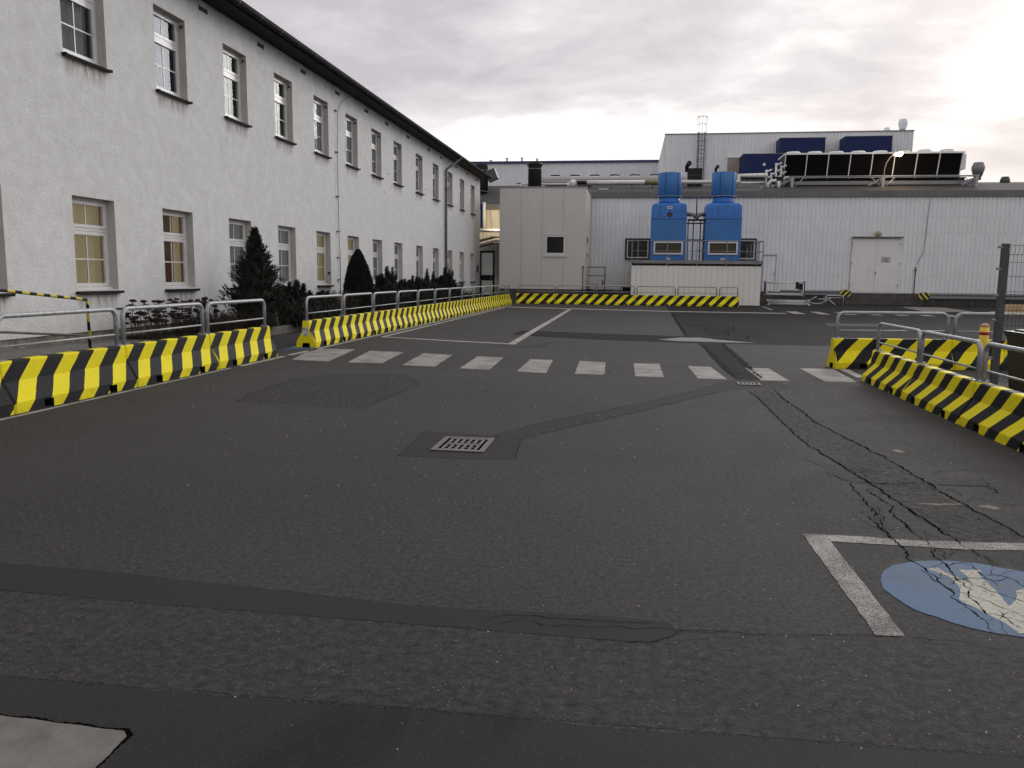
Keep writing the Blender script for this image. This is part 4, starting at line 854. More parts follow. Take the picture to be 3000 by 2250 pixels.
# ---------------------------------------------------------------- roof plant
def cooler(name, x0, n, pitch, y, z0, z1, lean, label):
    t = thing(name, (x0, y, z0), label, 'dry cooler')
    hgt = z1 - z0; W_ = n * pitch
    pm_ = MB().face([(.03, lean, 0), (pitch - .03, lean, 0), (pitch - .03, 0, hgt), (.03, 0, hgt)]).mesh('coil_panel', [M['black_mesh']])
    dv = MB().obox((0, lean / 2 - .02, hgt / 2), (.025, 0, 0), (0, .02, 0), (0, -lean / 2, hgt / 2)).obox((.04, lean + .05, -.1), (.02, 0, 0), (0, .02, 0), (-.04, -.02, .1)).mesh('divider', [M['clad']])
    for k in range(n): share('coil_panel', pm_, t, (k * pitch, 0, 0))
    for k in range(n + 1): share('divider', dv, t, (k * pitch, 0, 0))
    MB().box(-.05, W_ + .1, -.06, 2.2, hgt, hgt + .09).build('top_casing', M['clad'], t)
    MB().box(0, W_, lean + .02, 2.1 - lean, 0, hgt).build('inner_casing', M['black'], t)
    MB().box(-.05, W_ + .05, lean - .05, lean + .1, -.14, -.03).build('bottom_beam', M['clad'], t)
    MB().face([(W_ + .02, -.03, hgt), (W_ + .02, 2.2, hgt), (W_ + .02, 2.2 - lean, -.03), (W_ + .02, lean, -.03)]).box(W_ + .02, W_ + .30, .3, .9, .3, hgt).build('end_plate', M['clad'], t)
    fr_ = MB().lathe([(.40, 0), (.40, .10), (.35, .13)], n=20).mesh('fan_ring', [M['clad']]); fg = MB().lathe([(.30, .13), (.33, .16), (.10, .18)], n=16).mesh('fan_guard', [M['black']])
    for k in range(n):
        r_ = share('fan_ring', fr_, t, ((k + .42) * pitch, .5, hgt + .09)); share('fan_guard', fg, r_); r_ = share('fan_ring', fr_, t, ((k + .42) * pitch, 1.6, hgt + .09)); share('fan_guard', fg, r_)
    return t
cooler('dry_cooler', 8.53, 8, 1.206, 50, 7.39, 8.53, .33, 'long dry cooler with eight black coil panels on a steel frame above the hall')
sf = thing('steel_support_frame', (8.9, 49.6, 6.4), 'grey steel support frame with braces carrying the long dry cooler on the roof', 'steel frame')
MB().tube([(-.2, .0, .83), (10.1, .0, .83)], .045, 8).box(-.1, 10.0, .4, .5, .42, .62).box(-.1, 10.0, 1.8, 1.9, .42, .62).box(-.1, 10.0, 1.2, 1.3, .15, .3).build('long_beam', M['steel_grey'], sf)
MB().box(.1, 9.7, 1.0, 2.0, .16, .88).build('shade_block', M['black'], sf)  # solid black box added to darken the space beneath the cooler
for k, x in enumerate((0, 4.98, 9.95)):
    MB().box(x - .07, x + .07, -.06, .06, 0, .78).build('leg', M['galv'], sf)
    MB().obox((x - .15, 1.0, .62), (.05, 0, 0), (0, 1.2, 0), (0, 0, .09)).build('cross_beam', M['steel_grey'], sf)
    for d_ in ((1,) if k == 0 else (-1, 1) if k == 1 else (-1,)): MB().tube([(x + .05 * d_, -.02, .15), (x + .62 * d_, -.02, .76)], .028, 6).build('brace', M['galv'], sf)
    MB().obox((x - .35, -.0, .55), (.45, 0, .2), (0, .05, 0), (-.03, 0, .07)).build('gusset_beam', M['steel_grey'], sf)
# manifold at the left end
mf = thing('pipe_manifold', (7.3, 49.7, 6.5), 'stack of white insulated pipes and valves at the left end of the dry cooler', 'pipework')
for j, (x, z1) in enumerate(((.15, 1.15), (.45, 1.0), (.72, 1.55), (1.02, 1.42))):
    MB().tube([(x, .1 * j, .1), (x, .1 * j, z1)], .065, 10).build('riser', M['white_pipe'], mf)
    for k in range(3):
        z = z1 - .15 - k * .36
        MB().tube([(x, .1 * j, z), (x + .05, .1 * j - .1, z + .05), (x + .28, .1 * j, z + .17)], .045, 8).build('branch', M['white_pipe'], mf)
        MB().box(x + .02, x + .2, .1 * j + .05, .1 * j + .2, z - .12, z - .02).build('valve', M['black'], mf)
MB().tube([(.25, -.15, 0), (.25, -.15, .35), (.4, -.15, .5), (.7, -.1, .55)], .09, 12).tube([(.85, -.15, 0), (.85, -.15, .5)], .09, 12).build('header', M['white_pipe'], mf)
MB().box(.6, 1.1, -.1, .1, .55, .75).box(.05, .35, 0, .2, .5, .62).box(-.3, .1, -.1, .1, .02, .12).build('flange', M['black'], mf)
MB().tube([(-.3, -.1, .05), (0, -.1, .18)], .05, 8).tube([(-.15, .1, .05), (.15, .1, .2)], .05, 8).build('low_pipe', M['galv'], mf)
# street lamp above the hall edge, lit
lp = thing('street_lamp', (13.85, 49.35, 6.45), 'lit curved street lamp glowing in front of the dry cooler', 'lamp')
MB().tube([(-.1, -.25, -.5), (-.06, -.15, .0), (0, 0, .1), (.0, 0, 1.1), (.08, 0, 1.5), (.25, -.05, 1.78), (.36, -.1, 1.88)], .026, 10).build('pole', M['steel_grey'], lp)
hd = MB().obox((.58, -.3, 1.93), (.24, -.12, .07), (.05, .10, 0), (-.02, 0, .045)).build('lamp_head', M['galv'], lp)
MB().lathe([(.02, -.12), (.15, -.09), (.19, -.02), (.15, .05)], (.60, -.38, 1.92), 14).build('lens', M['lamp_on'], hd)
pl = bpy.data.lights.new('street_lamp_light', 'POINT'); pl.energy = 38; pl.color = (1, .66, .48); pl.shadow_soft_size = .15
po = bpy.data.objects.new('street_lamp_light', pl); col.objects.link(po); po.parent = lp; po.location = (.6, -.75, 1.75)
# pipes along the roof
def tagp(pts, r, mat, name, label, cat='pipe'): return tag(MB().tube(pts, r, 12).build(name, M[mat]), label, cat)
rp = thing('roof_pipe', (-4, 49.5, 7.0), 'long white insulated pipe running along the roof edge behind the annex', 'pipe')
MB().tube([(1.05, 0, -.03), (4.5, 0, -.03)], .13, 12).tube([(5.3, 0, -.03), (9.9, 0, -.03), (9.9, 0, .32), (11.5, 0, .32)], .13, 12).build('insulated_section', M['white_pipe'], rp)
MB().tube([(4.5, 0, -.03), (5.3, 0, -.03)], .14, 12).build('olive_section', M['olive_pipe'], rp); MB().tube([(.45, 0, -.03), (1.05, 0, -.03)], .115, 12).build('black_section', M['black'], rp)
MB().tube([(-.05, 0, -.3), (-.05, 0, .0)], .10, 12).lathe([(.17, -.3), (.17, .0), (.14, .10), (.06, .16)], (.2, 0, 0), 14).build('bend', M['white_pipe'], rp)
for k in range(8): MB().box(1.3 + k * 1.2, 1.36 + k * 1.2, -.06, .06, -.5, -.15).build('support', M['steel_dark'], rp)
tagp([(-7.0, 50.3, 6.98), (13, 50.3, 6.98)], .07, 'white_pipe', 'roof_pipe', 'thinner white pipe lying lower on the roof behind the towers')
hd_ = thing('intake_hood', (3.42, 50.2, 7.0), 'black square intake hood between the blue towers on the roof', 'vent hood')
MB().box(-.42, .42, -.05, .5, -.3, .85).build('body', M['black'], hd_); MB().box(-.37, .37, -.08, -.055, .42, .45).build('slat', M['steel_dark'], hd_); MB().box(-.42, .42, -.4, -.05, -.62, -.3).build('skirt', M['steel_grey'], hd_)
def cowl(loc, s_, label):
    t = thing('vent_cowl', loc, label, 'vent cowl', 'small black vent cowls'); MB().tube([(-.02 * s_, 0, -.4 * s_), (0, 0, .0), (.1 * s_, -.12 * s_, .12 * s_), (.16 * s_, -.3 * s_, .2 * s_)], .12 * s_, 10, r1=.2 * s_).build('pipe', M['black'], t)
cowl((2.95, 50.5, 8.0), .8, 'black bent vent cowl above the intake hood'); cowl((4.65, 50.5, 7.85), .55, 'smaller black vent cowl above the right blue tower')
def drum(x, y, r, z0, z1, label, flare=False):
    t = thing('exhaust_drum', (x, y, z0), label, 'exhaust stack', 'black exhaust drums'); h_ = z1 - z0
    MB().lathe([(r, 0), (r, h_ - .16), (r * 1.02, h_ - .12), (r * 1.0, h_)], n=28).build('shell', M['black'], t)
    if flare: MB().lathe([(r * 1.02, h_ - .20), (r * 1.18, h_ - .15), (r * 1.18, h_ - .11), (r * 1.0, h_ - .08)], n=28).build('collar', M['black'], t)
    for z in (.12, h_ - .38): MB().lathe([(r * 1.01, z), (r * 1.01, z + .018)], n=28).build('band', M['galv'], t)
    MB().lathe([(r * .9, h_), (r * .9, h_ + .004)], n=20).build('mouth', M['black_mesh'], t)
    return t
drum(-5.69, 46.2, .38, 6.06, 7.72, 'black collared exhaust drum standing on the grey annex', True)
t = drum(-9.45, 50, .39, 6.4, 8.16, 'black exhaust drum with side flap behind the eaves of the white building')
MB().obox((.65, 0, 1.1), (.28, 0, .12), (0, .3, 0), (-.12, 0, .30)).build('flap', M['steel_dark'], t)
v_ = thing('valve', (-6.6, 46.2, 6.06), 'small black valve with hand wheel on the annex roof', 'valve')
MB().tube([(-.55, 0, .0), (-.55, 0, .2), (-.45, 0, .28), (.5, 0, .28)], .045, 8).build('pipe', M['black'], v_); MB().lathe([(.1, .2), (.14, .3), (.1, .4)], (0, 0, 0), 12).build('body', M['steel_grey'], v_); MB().lathe([(.13, .50), (.13, .53)], (0, 0, 0), 12).build('hand_wheel', M['black'], v_)
# second cooler behind the annex
c2 = thing('dry_cooler', (-6.4, 55, 7.0), 'flat grey dry cooler row with small fan guards behind the annex roof', 'dry cooler')
MB().box(0, 9.6, 0, 2, .62, .97).build('casing', M['panel_grey'], c2); MB().box(.3, 9.4, .2, 1.8, .2, .62).build('inner_casing', M['black'], c2)
for z in (.70, .80): MB().box(0, 9.6, -.02, 0, z, z + .015).build('seam', M['steel_dark'], c2)
for x in (0, 2.4, 4.8, 7.2, 9.5): MB().box(x, x + .1, 0, .1, -.1, .62).build('leg', M['galv'], c2)
g1 = MB().lathe([(.32, 0), (.34, .08), (.3, .10)], n=16).mesh('fan_ring', [M['clad']]); g2 = MB().lathe([(.33, .12), (.33, .18)], n=14).box(.36, .5, -.05, .05, .0, .06).mesh('fan_guard', [M['black']])
for k in range(7): r_ = share('fan_ring', g1, c2, (.95 + 1.33 * k, .6, .97)); share('fan_guard', g2, r_)

# ---------------------------------------------------------------- far buildings
FH = thing('far_factory_hall', (-20, 75, 0), 'distant pale corrugated hall with a blue roof edge', 'building')
sm_ = corr(2.2, 11.6, 8, .04, ('clad_far',))
for k in range(13): share('cladding_sheet', sm_, FH, (-6 + 2.2 * k, 0, 0))
MB().box(-6, 22.6, .06, 30, 0, 11.7).build('inner_wall', M['dark_room'], FH); MB().box(-6, 22.6, -.15, 30, 11.6, 11.80).build('roof_edge', M['navy_trim'], FH)
for x, h_ in ((6.9, .12), (8.4, .30), (9.8, .32), (11.2, .22)):
    t = MB().lathe([(.07, 0), (.07, h_), (.17, h_ + .01), (.17, h_ + .05)], (x - .3, .4, 11.8), 12).build('roof_vent', M['panel_grey'], FH)
WB = thing('white_factory_building', (10, 65, 0), 'tall white clad factory block with navy boxes and a blue ladder behind the hall', 'building')
poly = [(-8.22, 0), (-8.24, 10.93), (-7.94, 12.32), (10.12, 12.39), (10.10, 0)]
mb = MB(); mb.face([(x, .05, z) for x, z in poly]); mb.face([(x, 14, z) for x, z in poly][::-1])
for a, b in zip(poly, poly[1:] + poly[:1]): mb.face([(a[0], .05, a[1]), (a[0], 14, a[1]), (b[0], 14, b[1]), (b[0], .05, b[1])])
mb.build('block', M['clad_far'], WB)
wf = corr(2.04, 11.6, 9, .03, ('clad_far',))
for k in range(8): share('cladding_sheet', wf, WB, (-7.9 + 2.24 * k, .0, .0), (1.095, 1, 1.06))
MB().box(-7.98, 10.16, -.06, .04, 12.30, 12.36).build('roof_edge', M['steel_grey'], WB)
def navy(x0, x1, y0, z0, z1, n=1):
    MB().box(x0 - 10, x1 - 10, y0 - 65, -.02, z0, z1).build('navy_box', M['navy'], WB); MB().box(x0 - 10.02, x1 - 9.98, y0 - 65.03, -.02, z1, z1 + .04).build('navy_box_trim', M['steel_grey'], WB)
navy(10.34, 13.55, 63.3, 9.9, 11.63); navy(7.73, 11.9, 63.0, 8.9, 10.48); navy(14.93, 18.2, 63.4, 9.9, 11.70)
MB().box(-3.2, -2.3, -.06, -.0, 8.0, 10.5).build('door', M['beige'], WB); MB().box(-3.3, -3.2, -.1, 0, 8.0, 10.58).box(-3.3, -2.25, -.12, 0, 10.5, 10.58).build('door_frame', M['clad'], WB)
MB().lathe([(.10, 0), (.10, .02)], (0, 0, 0), 12).build('wall_ring', M['clad'], WB, (-.75, -2.03, 9.72)).rotation_euler = (R(90), 0, 0)
ld = thing('roof_ladder', (4.79, 64.7, 7.0), 'dark blue caged access ladder rising above the white factory roof', 'ladder')
MB().box(-.25, -.20, -.03, .03, 0, 5.4).box(.20, .25, -.03, .03, 0, 5.4).build('side_rail', M['navy_trim'], ld)
rr = MB()
for k in range(18): rr.tube([(-.22, 0, .2 + .3 * k), (.22, 0, .2 + .3 * k)], .014, 6)
rr.build('rung', M['navy_trim'], ld)
for z, r_ in ((1.9, .32), (2.6, .32), (3.3, .32), (4.0, .32), (4.7, .32), (5.3, .32), (5.9, .33), (6.45, .36)):
    pts = [(r_ * math.cos(R(a)), -.3 - r_ * .9 * math.sin(R(a)), z) for a in range(0, 181, 20)]; pts = [(r_, 0, z)] + pts + [(-r_, 0, z)]
    MB().tube(pts, .016, 6).build('cage_hoop', M['navy_trim'], ld)
for a in (10, 50, 90, 130, 170): MB().tube([(.32 * math.cos(R(a)), -.3 - .29 * math.sin(R(a)), 1.9), (.32 * math.cos(R(a)), -.3 - .29 * math.sin(R(a)), 5.6), (.37 * math.cos(R(a)), -.3 - .33 * math.sin(R(a)), 6.5)], .013, 6).build('cage_bar', M['navy_trim'], ld)
def turnip(x, y, z, s_, label, mat='clad_far'):
    t = thing('roof_ventilator', (x, y, z), label, 'roof ventilator', 'bulbous roof ventilators'); MB().lathe([(.20 * s_, 0), (.20 * s_, .18 * s_), (.24 * s_, .2 * s_)], n=16).build('neck', M['steel_grey'], t)
    MB().lathe([(.24 * s_, .21 * s_), (.36 * s_, .62 * s_), (.36 * s_, .78 * s_), (.27 * s_, .98 * s_), (.27 * s_, 1.02 * s_)], n=20).build('cowl', M[mat], t)
turnip(19.6, 66, 12.39, .92, 'tall bulbous white ventilator on the roof corner of the white factory'); turnip(18.5, 66, 12.1, .62, 'squat white ventilator left of the taller one on the white factory roof')
turnip(20.75, 54.5, 7.55, 1.02, 'grey bulbous ventilator right of the dry cooler', 'steel_grey'); turnip(24.6, 60, 7.5, .85, 'dark bulbous ventilator at the far right roof edge', 'steel_dark')
DR = tag(MB().box(19.4, 45, 55.5, 75, 5, 7.35).face([(19.4, 55.4, 7.36), (45, 55.4, 7.36), (45, 62, 8.25), (22.0, 62, 8.25)]).build('dark_roofed_hall', M['roof_dark']), 'low dark roofed shed at the far right behind the hall', 'building')
bx = MB().box(-.5, -.3, -.2, 0, .0, .25).tube([(-.85, -.1, .15), (-.5, -.1, .25), (-.3, -.1, .25)], .02, 6)

# ---------------------------------------------------------------- guard rails
def guard(x0, x1, z0, z1, plate_right, label):
    t = thing('guard_rail', (x0, 47.55, 0), label, 'guard rail', 'guard rails along the hall'); L_ = x1 - x0; h_ = z1 - z0
    P = [(0, z0), (-.06, z0 + h_ * .12), (-.06, z0 + h_ * .3), (0, z0 + h_ * .45), (0, z0 + h_ * .55), (-.06, z0 + h_ * .7), (-.06, z0 + h_ * .88), (0, z1)]
    mb = MB()
    for a, b in zip(P, P[1:]): mb.face([(0, a[0], a[1]), (L_, a[0], a[1]), (L_, b[0], b[1]), (0, b[0], b[1])]).face([(0, a[0] + .004, a[1]), (0, b[0] + .004, b[1]), (L_, b[0] + .004, b[1]), (L_, a[0] + .004, a[1])])
    mb.build('beam', M['steel_grey'], t)
    x = .4
    while x < L_: MB().box(x, x + .1, .02, .14, 0, z1 - .03).build('post', M['steel_dark'], t); x += 2.0
    px = L_ - .05 if plate_right else -.05; hp_ = MB(); s_ = .29; zc = (z0 + z1) / 2 - .0; c8 = .09
    o8 = [(-s_ + c8, -.19), (s_ - c8, -.19), (s_, -.19 + c8), (s_, .19 - c8), (s_ - c8, .19), (-s_ + c8, .19), (-s_, .19 - c8), (-s_, -.19 + c8)]
    hp_.face([(x, -.10, z) for x, z in o8]); hp_.face([(x, -.085, z) for x, z in o8][::-1])
    for a, b in zip(o8, o8[1:] + o8[:1]): hp_.face([(a[0], -.10, a[1]), (a[0], -.085, a[1]), (b[0], -.085, b[1]), (b[0], -.10, b[1])])
    hp_.build('end_plate', M['hazard_plate' if plate_right else 'hazard_plate2'], t, (px, 0, zc))
guard(8.2, 11.75, .47, .77, True, 'grey guard rail left of the big double door with striped end plate')
guard(15.9, 30, .36, .70, False, 'grey guard rail right of the big double door with striped end plate')

# ---------------------------------------------------------------- rail rack and tangle by the pedestal
def loop(mb, x0, x1, z0, z1, r, y=0, rad=.12):
    pts = arc_path(x0, x1, z0, z1, rad); mb.tube([(a, y, c_) for a, b, c_ in pts], r, 8)
rk = thing('rail_rack', (6.95, 45.0, 0), 'rack of stacked galvanised loop railings beside the white pedestal', 'rail rack')
MB().box(-.03, .05, -.05, .05, 0, 1.26).build('post', M['steel_dark'], rk); MB().box(2.0, 2.08, -.05, .05, .25, 1.26).build('post', M['steel_dark'], rk)
for z0, z1, y in ((.55, 1.15, -.1), (.60, 1.19, 0), (.58, 1.17, .12)):
    mb = MB(); pts = [(a, y, z0 + z1 - c_) for a, b, c_ in arc_path(.1, 1.98, z0, z1, .12)]; mb.tube(pts, .028, 8).tube([(.1, y, z1 - .0), (1.98, y, z1 - .0)], .028, 8); mb.build('loop_rail', M['galv_bright'], rk)
MB().tube([(0, -.08, .53), (2.05, -.08, .50)], .02, 8).build('cross_bar', M['galv_bright'], rk)
MB().box(1.6, 1.75, -.15, .0, .85, 1.22).box(1.8, 1.95, -.1, .1, .8, 1.2).build('bracket', M['black'], rk)
pb = thing('pipe_bundle', (7.0, 44.3, 0), 'bundle of galvanised rails lying flat on the ground by the pedestal', 'pipe bundle')
for z, y in ((.26, .1), (.20, -.02), (.14, .12), (.09, -.06), (.04, .08)): MB().tube([(.05, y, z), (2.15, y, z - .01)], .028, 8).build('rail', M['galv_bright'], pb)
for x in (.0, 2.05): MB().box(x, x + .12, -.1, .2, .22, .30).box(x + .03, x + .14, -.1, .2, .0, .07).build('flange', M['galv_bright'], pb)
tg = thing('loose_railing', (9.45, 45.2, 0), 'tangled loose railings leaning together left of the striped end plate', 'railing heap')
mb = MB(); loop(mb, .75, 1.65, .02, .52, .022, .1); mb.tube([(.6, .1, .42), (1.6, .1, .40)], .015, 6).build('loop_rail', M['galv_bright'], tg)
MB().tube([(-.3, 0, .12), (.1, 0, .38), (.25, 0, .46)], .022, 8).tube([(-.3, 0, .15), (.3, 0, .08), (.55, 0, .12), (.85, 0, .32), (1.0, 0, .40)], .022, 8).tube([(.3, 0, .34), (.85, 0, .31)], .02, 8).tube([(.9, -.1, .28), (1.2, -.2, .02)], .022, 8).build('bent_rail', M['galv_bright'], tg)
MB().box(.35, .8, .1, .35, .0, .22).box(-.2, 1.0, .0, .25, .0, .06).build('block', M['plinth_dark'], tg)
# steel landing and tank left of the pedestal
ldg = thing('steel_landing', (-2.6, 45.6, 0), 'black steel landing with railing in the corner by the annex', 'landing')
MB().box(0, 1.05, 0, 1.2, .85, .95).build('deck', M['wood'], ldg)
for x in (0.02, 1.0): MB().box(x - .025, x + .025, -.025, .025, 0, 1.93).build('post', M['black'], ldg)
MB().box(.0, 1.03, -.02, .02, 1.89, 1.94).box(0, 1.0, -.02, .02, 1.42, 1.46).build('rail', M['black'], ldg); MB().box(.86, .93, -.06, 0, .9, 1.2).box(0, 1.05, 0, 1.1, .0, .5).build('step_block', M['plinth_dark'], ldg)
tk = thing('pipe_stub', (-.6, 45.8, 0), 'short black tank on a low pipe rail beside the pedestal', 'tank')
MB().tube([(.0, 0, .74), (.5, 0, .74)], .10, 14).build('tank', M['black'], tk); MB().tube([(-1.0, 0, .62), (.3, 0, .62)], .02, 8).tube([(-.08, 0, .9), (-.08, 0, .3)], .03, 8).build('pipe', M['steel_grey'], tk)
# timber stack
ts = thing('timber_stack', (15.3, 37.0, 0), 'small stack of pale raw timber beams behind the mesh fence', 'timber stack')
for j in range(3):
    for k in range(3): MB().box(.2 + .02 * j + random.uniform(-.1, .1), 2.6 + random.uniform(-.1, .1), k * .16, k * .16 + .14, .02 + j * .125, .14 + j * .125).build('beam', M['wood'], ts)
MB().box(-.15, .3, -.1, .3, .0, .09).build('bearer', M['wood'], ts)

# ---------------------------------------------------------------- bollard, bin, fence
bo = thing('bollard', (4.83, 12.0, 0), 'yellow bollard with red bands and faded red cap behind the right barriers', 'bollard')
MB().tube([(0, 0, 0), (0, 0, .755)], .057, 20).build('post', M['yellow'], bo); MB().lathe([(.06, .75), (.058, .765), (.04, .785), (.01, .795)], n=20).build('cap', M['pink'], bo)
for z in (.635, .27, .0): MB().lathe([(.0585, z), (.0585, z + .045)], n=20).build('band', M['red'], bo)
bi = thing('wheelie_bin', (4.60, 9.6, 0), 'black wheeled refuse bin at the right edge behind the barriers', 'bin')
mb = MB(); q0 = [(-.30, -.28, .04), (.30, -.28, .04), (.30, .28, .04), (-.30, .28, .04)]; q1 = [(-.36, -.34, .78), (.36, -.34, .78), (.36, .34, .78), (-.36, .34, .78)]
for i in range(4): j = (i + 1) % 4; mb.face([q0[i], q0[j], q1[j], q1[i]])
mb.face(q0[::-1]).face(q1); mb.box(-.375, .375, -.355, .355, .755, .785); mb.build('body', M['bin'], bi)
ld_ = MB().box(-.385, .385, -.37, .38, .787, .815).box(-.30, .30, -.30, .30, .815, .835); ld_.build('lid', M['bin'], bi)
MB().tube([(-.3, .40, .76), (.3, .40, .76)], .015, 8).build('handle', M['bin'], bi)
for x in (-.32, .27): MB().tube([(x, .30, .08), (x + .05, .30, .08)], .08, 14).build('wheel', M['black'], bi)
fe = thing('mesh_fence', (4.76, 11.45, 0), 'dark grey post and welded wire mesh fence at the right edge', 'fence')
for x in (0, 2.5): 
    MB().box(x - .03, x + .055, -.03, .03, 0, 1.86).build('post', M['steel_dark'], fe)
    for z in (.35, .85, 1.18, 1.52, 1.80): MB().box(x - .075, x - .03, -.03, .01, z, z + .03).build('clamp', M['steel_grey'], fe)
wr = MB(); fold = lambda z: -.05 if any(abs(z - c_) < .045 for c_ in (1.80, 1.18, .55, .12)) else 0
zz_ = [.03] + sorted(sum([[c_ - .06, c_, c_ + .06] for c_ in (.12, .55, 1.18, 1.78)], []))[1:]
for k in range(50):
    x = .07 + k * .05; wr.tube([(x, 0 if j % 3 != 1 else -.04, z) for j, z in enumerate(zz_)], .0026, 4, caps=False)
wr.build('vertical_wire', M['steel_dark'], fe); fe.children[-1]['kind'] = 'stuff'
for z in (.06, .18, .3, .49, .61, .8, 1.0, 1.12, 1.24, 1.44, 1.62, 1.72, 1.84): MB().tube([(.06, .004, z), (2.5, .004, z)], .0032, 5).build('horizontal_wire', M['steel_dark'], fe)

# ---------------------------------------------------------------- plants
def leaf_tri(mb, p, d, w_, rnd):
    s_ = Vector((rnd.uniform(-1, 1), rnd.uniform(-1, 1), rnd.uniform(-1, 1))).cross(d).normalized() * w_
    b_ = len(mb.v); mb.v += [tuple(p - s_), tuple(p + s_), tuple(p + d)]; mb.f.append((b_, b_ + 1, b_ + 2)); mb.m.append(0); mb.sm.append(False)
def conifer(loc, h_, rad, label, seed=1):
    rnd = random.Random(seed); t = thing('conifer_tree', loc, label, 'conifer'); MB().tube([(0, 0, 0), (0, 0, h_ * .5), (0.02, 0, h_ * .95)], .07, 8, r1=.01).build('trunk', M['bark'], t)
    mb = MB(); nb = 420
    for i in range(nb):
        f_ = (i / nb) ** .85; z = .05 + f_ * (h_ - .2); a = i * 2.399 + rnd.uniform(-.3, .3)
        prof = (1 - f_) ** 1.0 * (1.0 if f_ > .1 else .9 + f_); L_ = rad * prof * rnd.uniform(.7, 1.25) + .02; el = rnd.uniform(.45, .95)
        d = Vector((math.cos(a), math.sin(a), el)).normalized(); st = Vector((0, 0, z)); nseg = max(4, int(L_ / .045))
        for k in range(nseg):
            q = st + d * L_ * (k + 1) / nseg + Vector((0, 0, .10 * (k / nseg) ** 2))
            for j in range(7):
                dd_ = (d * .8 + Vector((rnd.uniform(-1, 1), rnd.uniform(-1, 1), rnd.uniform(-.4, 1.1))) * .75).normalized() * rnd.uniform(.05, .14) * (.55 + .5 * (1 - f_))
                leaf_tri(mb, q + Vector((rnd.uniform(-.04, .04), rnd.uniform(-.04, .04), rnd.uniform(-.04, .04))) * (.3 + .8 * (1 - f_)), dd_, .011, rnd)
    mb.lathe([(rad * .6, .1), (rad * .5, h_ * .35), (rad * .22, h_ * .7), (.02, h_ * .88)], n=10)
    mb.build('crown', M['needle'], t)
    return t
conifer((-7.62, 15.6, .2), 2.16, .72, 'dark loose conical conifer in front of the fourth ground floor window', 3)
def thuja(loc, h_, rad, label):
    rnd = random.Random(5); t = thing('thuja_tree', loc, label, 'conifer'); MB().tube([(0, 0, 0), (0, 0, h_ * .4)], .05, 8).build('trunk', M['bark'], t); mb = MB()
    pr_ = lambda f_: rad * (1 - max(0, (f_ - .25) / .75) ** 1.7) ** .8 * (.93 + .07 * min(1, f_ * 6))
    mb.lathe([(pr_(f_) * .9 + .005, f_ * h_ * .97) for f_ in [k / 12 for k in range(13)]], n=20)
    for i in range(15000):
        f_ = rnd.random() ** .9; a = rnd.uniform(0, 6.283); q = pr_(f_) * rnd.uniform(.86, 1.02) * (1 + .10 * noise.noise(Vector((a * 1.6, f_ * 5, 0))))
        p_ = Vector((q * math.cos(a), q * math.sin(a), f_ * h_)); dd_ = Vector((math.cos(a) * .5 + rnd.uniform(-.3, .3), math.sin(a) * .5 + rnd.uniform(-.3, .3), 1)).normalized() * rnd.uniform(.04, .10)
        leaf_tri(mb, p_, dd_, .016, rnd)
    mb.build('crown', M['thuja'], t)
thuja((-7.72, 22.1, .24), 1.78, .43, 'dense dark clipped conical thuja further along the planting bed')
def pine(loc, label, seed, n=16, h_=1.0, spread=.9, sy=1.3):
    rnd = random.Random(seed); t = thing('dwarf_pine', loc, label, 'pine shrub', 'dwarf pines in the planting bed'); mb = MB(); tw = MB()
    for i in range(n):
        a = rnd.uniform(0, 6.283); r_ = spread * math.sqrt(rnd.random()); bx_, by_ = r_ * math.cos(a) * .55, r_ * math.sin(a) * sy
        top = h_ * (1 - .45 * (r_ / spread) ** 2) * rnd.uniform(.75, 1.08); lean = Vector((bx_ * .25, by_ * .25, 1)).normalized(); base = Vector((bx_ * .6, by_ * .6, 0))
        L_ = top / lean.z; tw.tube([tuple(base), tuple(base + lean * L_ * .96)], .016, 5, r1=.006)
        k = .12
        while k < 1:
            q = base + lean * L_ * k; wd = (.24 * (1 - k) + .062) * rnd.uniform(.85, 1.15)
            for j in range(44):
                b_ = rnd.uniform(0, 6.283); dd_ = Vector((math.cos(b_), math.sin(b_), rnd.uniform(.5, 1.6))).normalized() * wd * rnd.uniform(.8, 1.3)
                leaf_tri(mb, q + Vector((rnd.uniform(-.02, .02),) * 3), dd_, .010, rnd)
            k += .045
    for i in range(6000):    # inner foliage mass
        a = rnd.uniform(0, 6.283); r_ = spread * math.sqrt(rnd.random()); q = Vector((r_ * math.cos(a) * .55, r_ * math.sin(a) * sy, rnd.uniform(0, h_ * .70 * (1 - .5 * (r_ / spread) ** 2))))
        leaf_tri(mb, q, Vector((rnd.uniform(-.5, .5), rnd.uniform(-.5, .5), 1)).normalized() * rnd.uniform(.07, .16), .018, rnd)
    tw.build('stem', M['bark'], t); mb.build('foliage', M['needle_pine'], t)
pine((-7.62, 17.5, .2), 'dwarf pine with upright candles right beside the large conifer', 11, 24, 1.02, .95, 1.0)
pine((-7.66, 19.0, .2), 'low spreading dwarf pine before the red brown twiggy shrub', 19, 20, .80, .9, 1.1)
pine((-7.72, 24.9, .24), 'dwarf pine with upright candles just beyond the dense thuja', 12, 26, 1.36, 1.0, 1.3)
pine((-7.72, 27.4, .24), 'dwarf pine between the thuja and the downpipe', 13, 24, 1.2, 1.0, 1.4)
pine((-7.75, 30.3, .24), 'dwarf pine with stepped candles before the downpipe', 14, 22, 1.3, .95, 1.4)
pine((-7.75, 32.9, .24), 'tallest candled dwarf pine in front of the downpipe', 15, 22, 1.5, .9, 1.3)
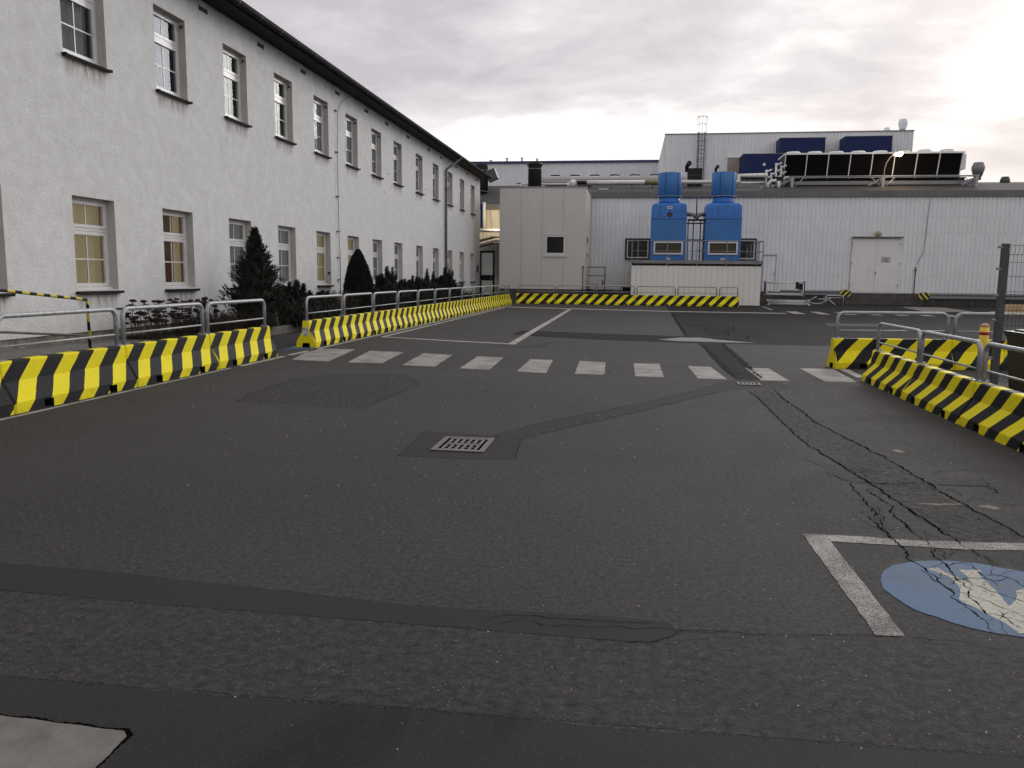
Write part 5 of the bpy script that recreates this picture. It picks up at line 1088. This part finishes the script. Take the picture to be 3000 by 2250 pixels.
def shrub(loc, label, seed, h_=.6, rx=.4, ry=.9, n=110, mat='twig', leaf=14, cat='shrub', name='bare_shrub'):
    rnd = random.Random(seed); t = thing(name, loc, label, cat); mb = MB(); lf = MB()
    for i in range(n):
        a = rnd.uniform(0, 6.283); r_ = math.sqrt(rnd.random()); b_ = Vector((rx * .6 * r_ * math.cos(a), ry * .8 * r_ * math.sin(a), 0)); tp = b_ + Vector((rx * .5 * math.cos(a) * r_, ry * .35 * math.sin(a) * r_, h_ * rnd.uniform(.6, 1.05)))
        md = (b_ + tp) / 2 + Vector((rnd.uniform(-.05, .05), rnd.uniform(-.05, .05), 0)); mb.tube([b_, md, tp], .0045, 3, caps=False, r1=.0015)
        for j in range(leaf):
            q = b_.lerp(tp, rnd.uniform(.2, 1)); leaf_tri(lf, q, Vector((rnd.uniform(-1, 1), rnd.uniform(-1, 1), rnd.uniform(-.2, 1))).normalized() * rnd.uniform(.03, .08), .006, rnd)
    mb.build('stem', M['bark'], t); lf.build('foliage', M[mat], t)
k_ = 0
for y, h_, lab in ((14.2, .42, 'low brown shrub left of the large conifer'), (16.6, .5, 'low brown shrub under the right side of the large conifer'), (18.9, .62, 'bushy brown shrub under the sixth window'), (20.6, .72, 'red brown twiggy shrub just before the thuja'), (23.8, .55, 'low brown shrub beyond the thuja'), (26.0, .5, 'low brown shrub between two dwarf pines'), (28.8, .55, 'brown shrub mid way along the bed'), (31.6, .5, 'brown shrub close to the downpipe'), (34.6, .9, 'bare twiggy shrub beyond the downpipe')):
    shrub((-7.75, y, .22), lab, 30 + k_, h_, .42, 1.15, 190, 'twig', 34); k_ += 1
shrub((-7.75, 36.9, .22), 'low green shrub near the far end of the planting bed', 50, .5, .4, .8, 120, 'cover', 26, name='green_shrub')
def sedum(loc, seed, label, n=34, ry=.7):
    rnd = random.Random(seed); t = thing('dry_sedum', loc, label, 'flower clump', 'dry flower clumps by the wall'); st = MB(); hd = MB()
    for i in range(n):
        b_ = Vector((rnd.uniform(-.22, .22), rnd.uniform(-ry, ry) * .8, 0)); tp = b_ + Vector((rnd.uniform(-.1, .1), rnd.uniform(-.12, .12), .30 + .36 * rnd.random() ** 1.5)); st.tube([b_, tp], .004, 4, caps=False)
        for j in range(3):
            q = tp + Vector((rnd.uniform(-.03, .03), rnd.uniform(-.05, .05), rnd.uniform(-.015, .01))); r_ = rnd.uniform(.03, .062)
            hd.lathe([(r_ * .6, -.010), (r_, .0), (r_ * .8, .014), (r_ * .3, .02)], q, 7)
            st.tube([tp - Vector((0, 0, .07)), q], .0028, 3, caps=False)
    st.build('stem', M['twig'], t); hd.build('flower_head', M['dry_flower'], t)['kind'] = 'stuff'
for i, (y, n, ry, lb) in enumerate(((12.25, 46, .5, 'tallest clump of dry dark flower heads beside the pavement end'), (13.1, 42, .5, 'middle clump of dry dark flower heads before the white wall'), (13.9, 42, .6, 'last clump of dry dark flower heads next to the brown shrub'))): sedum((-7.95, y, .25), 70 + i, lb, n, ry)
gc = MB(); rnd = random.Random(9)
for i in range(16000):
    y = 12.35 + rnd.random() ** 1.5 * 28; x = rnd.uniform(-8.5, -7.52); leaf_tri(gc, Vector((x, y, .24)), Vector((rnd.uniform(-1, 1), rnd.uniform(-1, 1), 1.2)).normalized() * rnd.uniform(.03, .11), .012, rnd)
tag(gc.build('ground_cover', M['cover']), 'low dark green ground cover filling the planting bed', kind='stuff')
